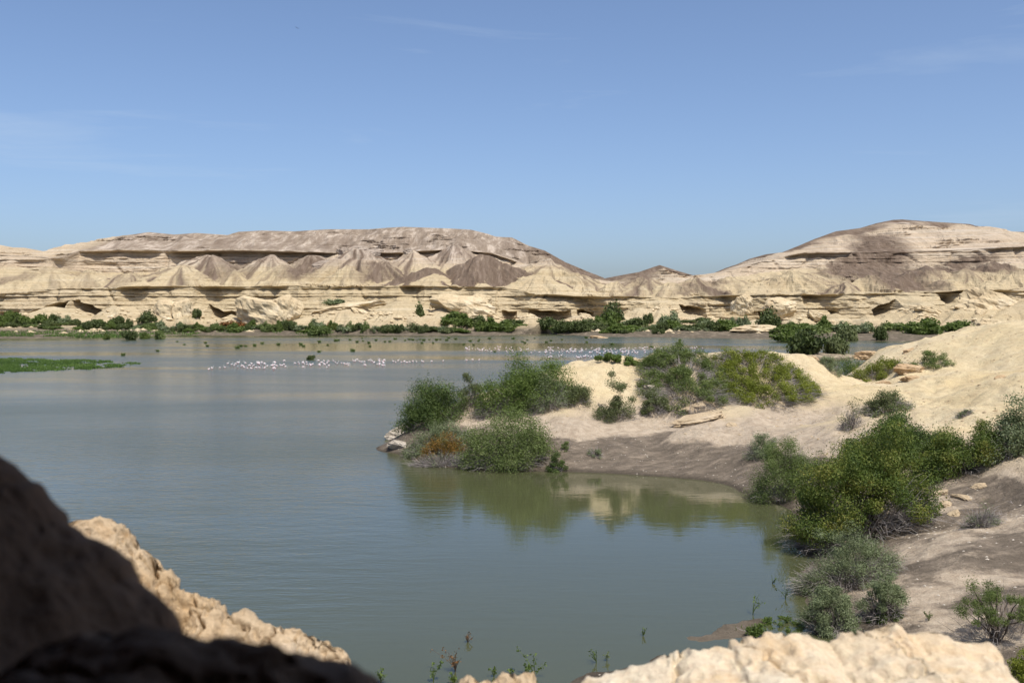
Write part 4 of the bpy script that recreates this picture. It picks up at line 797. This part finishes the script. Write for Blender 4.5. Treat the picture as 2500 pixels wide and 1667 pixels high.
far = [('huge cracked slab boulder leaning at the foot of the cliff', 640, 770, 634, (17, 9, 11), 1, 'farrock', (0.1, 0.15, 0.1)), ('tilted end of the cracked slab with a shaded right face', 698, 765, 634, (9, 7, 11), 12, 'farrock', (0.0, 0.5, 0.3)),
 ('pale fallen buttress split down the middle on the left shore', 412, 768, 632, (8, 6, 10), 3, 'farrock', (0, -.1, .2)), ('rounded half of the fallen buttress on the left shore', 446, 766, 630, (8, 6, 10.5), 4, 'farrock', (0, .1, .5)),
 ('low pale slab between the bushes on the left shore', 268, 783, 630, (9, 5, 3.2), 5, 'farrock', (0, -.25, 0)), ('long white slab lying across the rubble at mid left', 850, 750, 642, (20, 7, 3), 6, 'farrock', (0, -.12, 0)),
 ('tilted dark-edged slab in the rubble at mid left', 880, 766, 636, (8, 5, 3.4), 7, 'farrock', (0, .55, .2)), ('pale striped block below the rubble by the red-brown bush', 825, 785, 628, (6, 4, 2.6), 8, 'farrock', (0, -.5, .3)),
 ('big yellow-white block lying right of the round tree', 1130, 752, 636, (18, 8, 8), 9, 'farrock', (0, .12, .1)), ('ochre undercut block above the green grove', 1155, 768, 630, (11, 6, 5.5), 10, 'farrock', (0, .05, .1)), ('square pale pillar block at the cliff foot', 1165, 738, 646, (9, 5, 6), 11, 'farrock', (0, 0, .1)),
 ('collapsed layered block right of the saddle hill', 1815, 745, 616, (6, 6, 7), 13, 'farrock', (0, .5, .2)), ('tumbled block leaning beside the round dark tree', 1905, 752, 604, (9, 6, 7), 14, 'farrock', (0, -.2, .2)), ('huge rounded boulder perched on the right shore slope', 2412, 750, 566, (16, 9, 9), 15, 'farrock', (0, .25, .2)),
 ('smaller boulder right of the huge perched one', 2465, 748, 566, (6, 4, 4.5), 16, 'farrock', (0, 0, 0)), ('dark-sided boulder below the huge perched one', 2397, 776, 556, (5, 4, 4.5), 17, 'farrock', (0, 0, .4)), ('brown striped boulder just above the dune crest', 2425, 797, 500, (7, 5, 4.5), 18, 'farrock', (0, 0, .2)),
 ('flat slab jutting from the right shore talus', 2285, 768, 572, (14, 6, 3.2), 19, 'farrock', (0, .3, .1)), ('rubble block at the mouth of the right cave', 1990, 772, 590, (5, 4, 3), 20, 'farrock', (0, .3, .1)), ('low pale rubble heap at the right water edge', 1840, 806, 560, (12, 6, 3), 21, 'farrock', (0, 0, 0)),
 ('dark boulder crowning the grey dome under the mesa', 876, 613, 756, (7, 4, 4), 22, 'greyrock', (0, 0, .2)), ('left boulder of the cluster on the grey dome', 848, 620, 756, (7, 4, 4.5), 23, 'greyrock', (0, .3, .2)), ('right boulder of the cluster on the grey dome', 905, 619, 756, (8, 4, 4), 24, 'greyrock', (0, -.2, .2)), ('layered grey outcrop on the slope below the mesa cap', 812, 650, 740, (13, 6, 4.5), 25, 'greyrock', (0, -.08, .1)),
 ('square block standing on the ridge right of the grey dome', 1000, 618, 758, (4, 3, 3.5), 26, 'greyrock', (0, 0, .2)), ('dark rock cap on the summit of the right mountain', 2190, 553, 905, (18, 8, 3.5), 27, 'greyrock', (0, 0, 0)), ('dark hollow boulder near the top right of the mountain', 2322, 560, 905, (9, 6, 4), 28, 'greyrock', (0, .1, .1)), ('brown rock in the water before the right shore', 1662, 820, 0, (3, 2, 1.8), 29, 'orangerock', (0, 0, 0)), ('low tan rock awash before the middle thicket', 1460, 825, 0, (4.5, 2.5, 1.1), 30, 'orangerock', (0, 0, 0)), ('flat tan rock awash off the left shore', 222, 807, 0, (4.5, 3, 1.2), 31, 'orangerock', (0, 0, 0))]
for lab, u, v, D, s, sd_, mt, rot in far:
    if D == 0: p = PW(u, max(v, 815)); D = p[1]
    o = rock(lab, u, v, D, s, sd_, M[mt], rot, strat=0.14, sub=26, rough=0.24, planes=12, z=(0.1 if v > 800 and mt == 'orangerock' else None))
# fallen rubble along the cliff foot: countless small blocks
_ru = random.Random(4)
def rubble_pts(n):
    out = []
    while len(out) < n:
        x = _ru.uniform(-330, 300); y0, y1 = float(yA(np.array([x]))[0]), float(yB(np.array([x]))[0]); y = y0 + (y1 - y0) * (0.35 + 0.68 * _ru.random() ** 0.6)
        if pn(x / 32, y / 25, 44.0) > 0.02: out.append((x, y))
    q = np.array(out); return np.c_[q, hAg(q[:, 0], q[:, 1]) + 0.15]
pebbles_late = (rubble_pts(1500), 0.35, 2.6, M['farrock'], 'pale broken rubble heaped along the foot of the far cliffs')
# rocks of the spit
rock('long pale overhanging ledge stone on the sand below the bushes', 1708, 1000, None, (2.2, 1.0, 0.75), 40, M['tanrock'], (0.12, -0.1, 0.12), 'ledge_rock', 0.25, rough=0.26, planes=12)
rock('lower cracked ledge stone split by a dark gap', 1712, 1026, None, (2.7, 1.0, 0.62), 41, M['tanrock'], (0.1, -0.16, 0.05), 'ledge_rock', 0.25, rough=0.26, planes=12)
rock('small stone at the right end of the cracked ledge', 1786, 1040, None, (0.45, 0.4, 0.35), 42, M['tanrock'], (0, 0, 0.4), 'stone')
rock('brown slab under the lip of the grey-twigged bush', 1610, 962, None, (1.7, 0.8, 0.6), 43, M['tiprock'], (0.0, 0.45, 0.1), 'ledge_rock', 0.3)
rock('grey layered rock at the lakeward tip of the spit', 966, 1066, None, (1.1, 0.9, 1.0), 44, M['tiprock'], (0, 0.15, 0.3), 'shore_rock', 0.1, rough=0.28, planes=13)
rock('lower grey rock dipping into the lake at the tip', 972, 1088, None, (1.2, 0.8, 0.55), 45, M['tiprock'], (0, 0.2, 0.1), 'shore_rock', 0.1, rough=0.28, planes=13)
rock('pale stone under the dark bush at the tip', 985, 1046, None, (0.6, 0.5, 0.5), 46, M['tiprock'], (0, 0, 0), 'shore_rock')
rock('orange overhanging ledge rock beside the hollow bush', 2222, 905, None, (1.9, 1.1, 0.75), 47, M['orangerock'], (0.1, 0.1, 0.1), 'ledge_rock', 0.25, rough=0.26, planes=12)
rock('low orange shelf under the overhanging ledge', 2224, 926, None, (1.3, 0.8, 0.45), 48, M['orangerock'], (0.0, 0.05, 0.4), 'ledge_rock', 0.25, rough=0.26, planes=12)
rock('crumbled orange stones left of the overhanging ledge', 2160, 936, None, (0.9, 0.6, 0.35), 49, M['orangerock'], (0, 0, 0.2), 'ledge_rock', 0.25, rough=0.26, planes=12)
rock('flat tan cap rock jutting from the hump toward the channel', 1980, 880, 115, (1.2, 0.9, 0.5), 50, M['orangerock'], (0, 0.15, 0.3), 'ledge_rock', 0.25, rough=0.26, planes=12)
rock('tan shelf rock on the far dune by the dense green bush', 2118, 868, 135, (1.8, 1.0, 0.6), 51, M['orangerock'], (0, 0.0, 0.2), 'ledge_rock', 0.25, rough=0.26, planes=12)
rock('small orange outcrop high on the far dune', 2218, 858, None, (0.9, 0.5, 0.35), 52, M['orangerock'], (0, -0.3, 0.2), 'ledge_rock', 0.25, rough=0.26, planes=12)
rock('little red-brown stone on the right dune face', 2442, 922, None, (0.5, 0.4, 0.25), 53, M['orangerock'], (0, 0, 0.2), 'stone')
for i, (u, v, s) in enumerate([(2290, 1208, .42), (2310, 1234, .38), (2350, 1216, .42), (2392, 1190, .38), (2330, 1256, .34)]):
    rock(['pale stone nearest the shade of the acacia on the eroded bank', 'lower pale stone of the eroded bank right of the acacia', 'broad pale stone in the middle of the eroded bank', 'topmost pale stone on the eroded bank under the yellow-green tree', 'lowest pale stone of the eroded bank beside the grey shrub'][i], u, v, None, (s * 1.5, s, s * .7), 60 + i, M['tanrock'], (0.1, 0.2 * (i - 2), i), 'stone', 0.08, sub=24, rough=0.3, planes=14)
# pebbles and litter: far too many to count
def pebbles(name, pts, smin, smax, mat, label):
    rs = np.random.default_rng(8); o8 = np.array([[1, 0, 0], [-1, 0, 0], [0, 1, 0], [0, -1, 0], [0, 0, 1], [0, 0, -1]], float)
    f8 = np.array([[0, 2, 4], [2, 1, 4], [1, 3, 4], [3, 0, 4], [2, 0, 5], [1, 2, 5], [3, 1, 5], [0, 3, 5]]); n = len(pts)
    s = (smin + (smax - smin) * rs.random(n) ** 3)[:, None, None]
    v = pts[:, None] + o8[None] * s * np.array([1.2, 1, .6]) * (0.7 + 0.6 * rs.random((n, 6, 1)))
    t = (f8[None] + (np.arange(n) * 6)[:, None, None]).reshape(-1, 3)
    tag(link(name, mesh_np(name, v.reshape(-1, 3), tris=t), mat), label, 'pebbles', kind='stuff')
pebbles('rubble', *pebbles_late)
px = np.stack([rng.uniform(-12, 30, 5200), rng.uniform(36, 100, 5200)], 1); pz = land(px[:, 0], px[:, 1]); k = (pz > 0.03) & (pz < 3.6)
pebbles('pebbles', np.c_[px[k], pz[k]], 0.015, 0.10, M['pebble'], 'pale pebbles scattered over the dark shore soil')
px = np.stack([rng.uniform(4, 62, 3600), rng.uniform(70, 138, 3600)], 1); pz = land(px[:, 0], px[:, 1]); k = (pz > 2.5) & (fbm(px[:, 0] / 7, px[:, 1] / 7, 3.3, 3) > -0.05)
pebbles('sand_stones', np.c_[px[k], pz[k]], 0.03, 0.22, M['tanrock'], 'small tan stones strewn over the dune sand')
tx = np.stack([rng.uniform(-12, 32, 9000), rng.uniform(36, 112, 9000)], 1); tz = land(tx[:, 0], tx[:, 1]); k = (tz > 0.1) & (pn(tx[:, 0] / 4, tx[:, 1] / 4, 5.5) > 0.02)
rs = np.random.default_rng(5); p0 = np.c_[tx[k], tz[k]]; dv = rs.normal(size=p0.shape) * 0.22; dv[:, 2] = np.abs(dv[:, 2]) * 0.5
sv, sq = strips(p0, p0 + dv, np.full(len(p0), 0.014), np.full(len(p0), 0.03), rs, 2)
tag(link('dry_litter', mesh_np('dry_litter', sv, quads=sq), M['twig']), 'dry twig litter strewn over the sand and soil', 'litter', kind='stuff')

# ------------------------------------------------------------------ weeds at the near water's edge
def weed(label, u, v, h, seed, leaf, nl=60, dry=False):
    rs = np.random.default_rng(seed); p = hit(u, v, land, 30, 60, 0.1); root = bpy.data.objects.new('weed', None); COL.objects.link(root); root.location = (p[0], p[1], p[2] - 0.05); tag(root, label, 'weed')
    paths, cents = [], []
    for i in range(4 if not dry else 14):
        e = np.array([rs.normal() * 0.28 * h, rs.normal() * 0.28 * h, h * (0.55 + 0.5 * rs.random())]); t = np.linspace(0, 1, 6)[:, None]; m_ = e * t; m_[:, :2] *= t; paths.append((m_, 0.016 * (1 - 0.6 * t[:, 0]))); cents += [m_[3], m_[4], m_[5]]
    v_, q_ = tubes(paths, 4); link('stem', mesh_np('stem', v_, quads=q_), M['bark'] if dry else leaf, root)
    v_, q_ = leaf_cloud(np.array(cents), np.full(len(cents), 0.14 * h), nl, 0.10, 0.5, rs); link('leaves', mesh_np('leaves', v_, tris=q_), leaf, root)
for i, (lab, u, v, h, lf, nl, dry) in enumerate([('dead reddish twig standing in the water with its reflection', 1142, 1568, .5, 'rustfar', 14, True), ('dry brown spray of twigs at the bottom shallows', 1112, 1640, .9, 'rustfar', 70, True), ('green weed left of the dry brown spray', 1058, 1664, .75, 'bright', 70, False), ('short green weed beneath the dry brown spray', 1108, 1668, .5, 'bright', 60, False), ('small green weed above the little pale rock', 1206, 1652, .5, 'bright', 40, False), ('tiny weed left of the tall leafy weed', 1247, 1645, .35, 'bright', 24, False), ('tall leafy weed right of the little pale rock', 1305, 1655, 1.0, 'bright', 90, False), ('low weed beside the tall leafy weed', 1285, 1648, .5, 'bright', 40, False),
   ('thin dark reed pair in the inlet shallows', 1570, 1552, .4, 'dark', 20, False), ('small dark weed at the edge of the sandy inlet', 1456, 1618, .55, 'dark', 24, False), ('pale weed at the sandy inlet', 1482, 1614, .5, 'greygreen', 30, False), ('nodding reed standing off the mud spit', 1838, 1500, 1.1, 'bright', 30, False), ('slender reed in the water left of the cove thicket', 1918, 1462, .8, 'dark', 16, False), ('lone floating reed stem in the cove', 1886, 1424, .5, 'dark', 16, False), ('small green weeds at the bottom edge beside the dark rock', 930, 1668, .6, 'bright', 70, False), ('small weed on the bare ground left of the young acacia', 2268, 1516, .5, 'olive', 50, False)]):
    weed(lab, u, v, h, 300 + i, M[lf], nl, dry)

# ------------------------------------------------------------------ foreground rocks and the cave mouth round the camera
def ledge(name, label, crest, D, mat, depth, slope, drop, seed, pit=0.05, nx=420, ny=150, bump=0.06, lumps=0.10, jag=0.02, pscale=7.0, round_=0.12, backlean=0.25, plate=1.6, step=0.05):
    q = np.array([P(a, b, D) for a, b in crest]); X = np.linspace(q[0, 0], q[-1, 0], nx); zc = np.interp(X, q[:, 0], q[:, 2])
    nb, nf = int(ny * 0.22), int(ny * 0.24); nt_ = ny - nb - nf; rows = []
    for i in range(nb): t = i / nb; rows.append((D + backlean * drop * (1 - t) * .5 + 0.05, zc - drop * (1 - t) ** 1.6))
    for i in range(nt_): t = i / (nt_ - 1); rows.append((D - depth * t, zc - slope * depth * t - round_ * 0.0 + 0 * X))
    for i in range(1, nf + 1): t = i / nf; rows.append((D - depth - 0.35 * t, zc - slope * depth - drop * t))
    Y = np.array([np.broadcast_to(r[0], (nx,)) for r in rows]); Z = np.array([r[1] for r in rows]); XX = np.broadcast_to(X, Y.shape).copy()
    d = lumps * fbm(XX * 1.7 + seed, Y * 1.7, Z * 1.7, 4) + bump * fbm(XX * 6 + seed, Y * 6, Z * 6, 4, .55)
    # blocky breaks and dissolved pits
    wv_ = worley(XX * pscale * 0.35 + seed, Y * pscale * 0.35, Z * pscale * 0.35); d = d + bump * 0.9 * (np.round(wv_ * 3) / 3 - 0.5)
    wp = worley(XX * pscale + 0.6 * fbm(XX * 5, Y * 5, Z * 5, 2), Y * pscale, Z * pscale, 3); msk = sst(-0.05, 0.2, fbm(XX * 1.3, Y * 1.3, Z * 1.3 + seed, 3)); d = d - pit * msk * sst(0.5, 0.15, wp)
    wq = worley(XX * pscale * 2.6, Y * pscale * 2.6, Z * pscale * 2.6, 5); d = d - pit * 0.3 * sst(0.55, 0.1, wq)
    wx, wy, wz = (0.22 * fbm(XX * 2.1 + q_, Y * 2.1, Z * 2.1, 4) for q_ in (0.0, 7.0, 13.0))
    hid, bd_ = cells((XX + wx) * plate, (Y + wy) * plate, (Z + wz) * plate * 1.5, seed); d = d + step * (hid - 0.5) * sst(0.0, 0.22, bd_) - step * 0.7 * sst(0.08, 0.0, bd_) * (hid > 0.45)
    hid2, bd2 = cells((XX + wx) * plate * 2.7, (Y + wy) * plate * 2.7, (Z + wz) * plate * 3.5, seed + 3); d = d + 0.22 * step * (hid2 - 0.5) * sst(0.0, 0.3, bd2)
    # displace along an approximate normal
    gy_ = np.gradient(Y, axis=0); gz_ = np.gradient(Z, axis=0); ln = np.sqrt(gy_ ** 2 + gz_ ** 2) + 1e-6
    Yn, Zn = Y + d * (gz_ / ln), Z + d * (-gy_ / ln)
    Xn = XX + jag * fbm(Y * 9 + seed, Z * 9, XX * 9, 3)
    V = np.stack([Xn, Yn, Zn], -1)
    for e, sgn in ((0, -1), (-1, 1)):   # close both ends
        pass
    me_ = mesh_np(name, V, quads=grid_faces(ny, nx), smooth=True)
    o = link(name, me_, mat); tag(o, label, 'rock'); return o
ledge('pale_rock', 'broad cream rock filling the lower right foreground', [(1330, 1760), (1400, 1690), (1434, 1660), (1478, 1652), (1529, 1641), (1573, 1631), (1610, 1618), (1634, 1604), (1665, 1590), (1700, 1588), (1750, 1586), (1782, 1582), (1788, 1569), (1836, 1557), (1884, 1552), (1921, 1541), (1958, 1541), (1982, 1552), (1999, 1563), (2026, 1573), (2035, 1563), (2074, 1548), (2125, 1535), (2190, 1514), (2207, 1524), (2213, 1538), (2295, 1535), (2319, 1545), (2333, 1558), (2380, 1565), (2424, 1582), (2438, 1599), (2448, 1623), (2458, 1643), (2492, 1668), (2540, 1760)], 6.0, M['nearrock'], 1.6, 0.18, 2.2, 3, pit=0.10, nx=460, ny=220, bump=0.010, lumps=0.03, pscale=3.0, plate=1.3, step=0.065)
ledge('pitted_rock', 'sunlit pitted limestone ridge sloping down behind the dark rock', [(60, 1300), (110, 1270), (157, 1264), (214, 1264), (245, 1270), (302, 1280), (306, 1295), (337, 1326), (379, 1360), (402, 1391), (425, 1410), (432, 1429), (455, 1456), (486, 1460), (528, 1479), (551, 1494), (555, 1511), (597, 1513), (651, 1523), (712, 1532), (758, 1544), (804, 1567), (842, 1588), (853, 1608), (858, 1660), (862, 1800)], 7.0, M['nearrock2'], 1.3, 0.75, 2.0, 11, pit=0.12, nx=440, ny=210, bump=0.03, lumps=0.06, pscale=5.5, plate=2.2, step=0.08)
ledge('small_pale_rock', 'little pale rock top peeking in at the bottom centre', [(1105, 1800), (1120, 1668), (1150, 1652), (1175, 1650), (1195, 1656), (1215, 1652), (1240, 1641), (1280, 1643), (1300, 1645), (1306, 1668), (1318, 1800)], 6.4, M['nearrock2'], 0.6, 0.5, 1.2, 23, pit=0.04, nx=140, ny=110, bump=0.025, lumps=0.04, pscale=9, step=0.04)
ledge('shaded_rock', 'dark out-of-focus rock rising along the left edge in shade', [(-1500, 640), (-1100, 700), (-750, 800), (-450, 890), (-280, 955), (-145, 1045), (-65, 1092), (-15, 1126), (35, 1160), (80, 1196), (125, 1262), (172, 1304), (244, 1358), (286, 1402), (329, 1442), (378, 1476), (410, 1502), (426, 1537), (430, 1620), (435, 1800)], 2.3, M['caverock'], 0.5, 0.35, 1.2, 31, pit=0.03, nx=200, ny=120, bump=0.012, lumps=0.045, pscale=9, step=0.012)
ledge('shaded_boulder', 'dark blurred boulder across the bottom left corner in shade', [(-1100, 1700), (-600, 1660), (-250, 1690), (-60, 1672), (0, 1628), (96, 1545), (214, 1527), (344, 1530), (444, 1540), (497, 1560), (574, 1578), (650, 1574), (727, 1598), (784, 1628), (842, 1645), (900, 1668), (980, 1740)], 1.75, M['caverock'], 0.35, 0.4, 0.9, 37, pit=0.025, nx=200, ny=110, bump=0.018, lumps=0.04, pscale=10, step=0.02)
# the rock shelter the photographer stands in: back, sides, roof and floor, open toward the lake
nth, ns_ = 90, 64; th = np.linspace(-0.12, math.pi + 0.12, nth)[None, :]; s = np.linspace(0, 1, ns_)[:, None]
yy = -5.0 + 6.9 * s + 0 * th; prof = np.sqrt(np.clip(1 - (1 - np.clip(s * 1.9, 0, 1)) ** 2, 0, 1))
side = np.cos(th); xx = np.where(side > 0, 3.0, 2.3) * side * (0.12 + 0.88 * prof); zz = 12.1 + 4.3 * np.sin(th) * (0.10 + 0.90 * prof)
yy = yy + (0.55 * sst(0.2, -0.9, side) - 0.9 * sst(0.2, 0.9, side)) * s + 0.35 * fbm(xx * 0.6, zz * 0.6, 3.0, 3) * s
dn = 0.35 * fbm(xx * .7, yy * .7, zz * .7, 5); nrm = np.stack([side * np.ones_like(s), 0 * xx, np.sin(th) * np.ones_like(s)], -1)
V = np.stack([xx, yy, zz], -1) + nrm * dn[..., None]
Vo = V + nrm * (1.0 + 0.3 * fbm(xx, yy, zz + 9, 3))[..., None] + np.array([0, -0.35, 0.0])
Qi = grid_faces(ns_, nth); Qo = grid_faces(ns_, nth)[:, ::-1] + ns_ * nth
fr_ = (ns_ - 1) * nth + np.arange(nth - 1); rim = np.stack([fr_, fr_ + 1, fr_ + 1 + ns_ * nth, fr_ + ns_ * nth], 1)
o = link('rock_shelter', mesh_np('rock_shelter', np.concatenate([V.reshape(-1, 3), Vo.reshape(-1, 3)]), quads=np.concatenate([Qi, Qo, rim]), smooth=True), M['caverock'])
tag(o, 'shadowed rock shelter arching round the viewpoint', kind='structure')
fx, fy = np.meshgrid(np.linspace(-9, 9, 110), np.linspace(-9, 5.2, 100)); fz = 12.25 - 0.9 * sst(1.2, 3.6, fy) + 0.08 * fbm(fx * 1.5, fy * 1.5, 2.0, 4) + 0.35 * sst(1.8, 3.5, np.abs(fx))
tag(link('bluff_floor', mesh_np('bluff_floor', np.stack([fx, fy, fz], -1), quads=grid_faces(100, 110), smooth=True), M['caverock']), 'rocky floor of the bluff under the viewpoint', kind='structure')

# ------------------------------------------------------------------ bird in the sky
b = P(725, 69, 140); bv = np.array([[0, -.35, 0], [0, .3, 0], [.06, 0, .05], [-.06, 0, .05], [.75, -.1, .22], [-.75, -.1, .1], [.4, .12, .2], [-.4, .12, .14], [0, 0, -.07], [.1, -.5, 0], [-.1, -.5, 0]])
bt = [[1, 2, 8], [1, 8, 3], [1, 3, 2], [2, 0, 8], [3, 8, 0], [2, 3, 0], [2, 6, 4], [2, 4, 9], [3, 5, 7], [3, 10, 5], [0, 9, 10], [1, 6, 2], [1, 3, 7], [8, 6, 1], [8, 4, 6], [8, 1, 7], [8, 7, 5]]
o = link('bird', mesh_np('bird', bv * 0.42, tris=bt), M['black'], loc=tuple(b)); o.rotation_euler = (0.2, 0.5, 0.5); tag(o, 'tiny dark bird gliding high in the blue sky', 'bird')
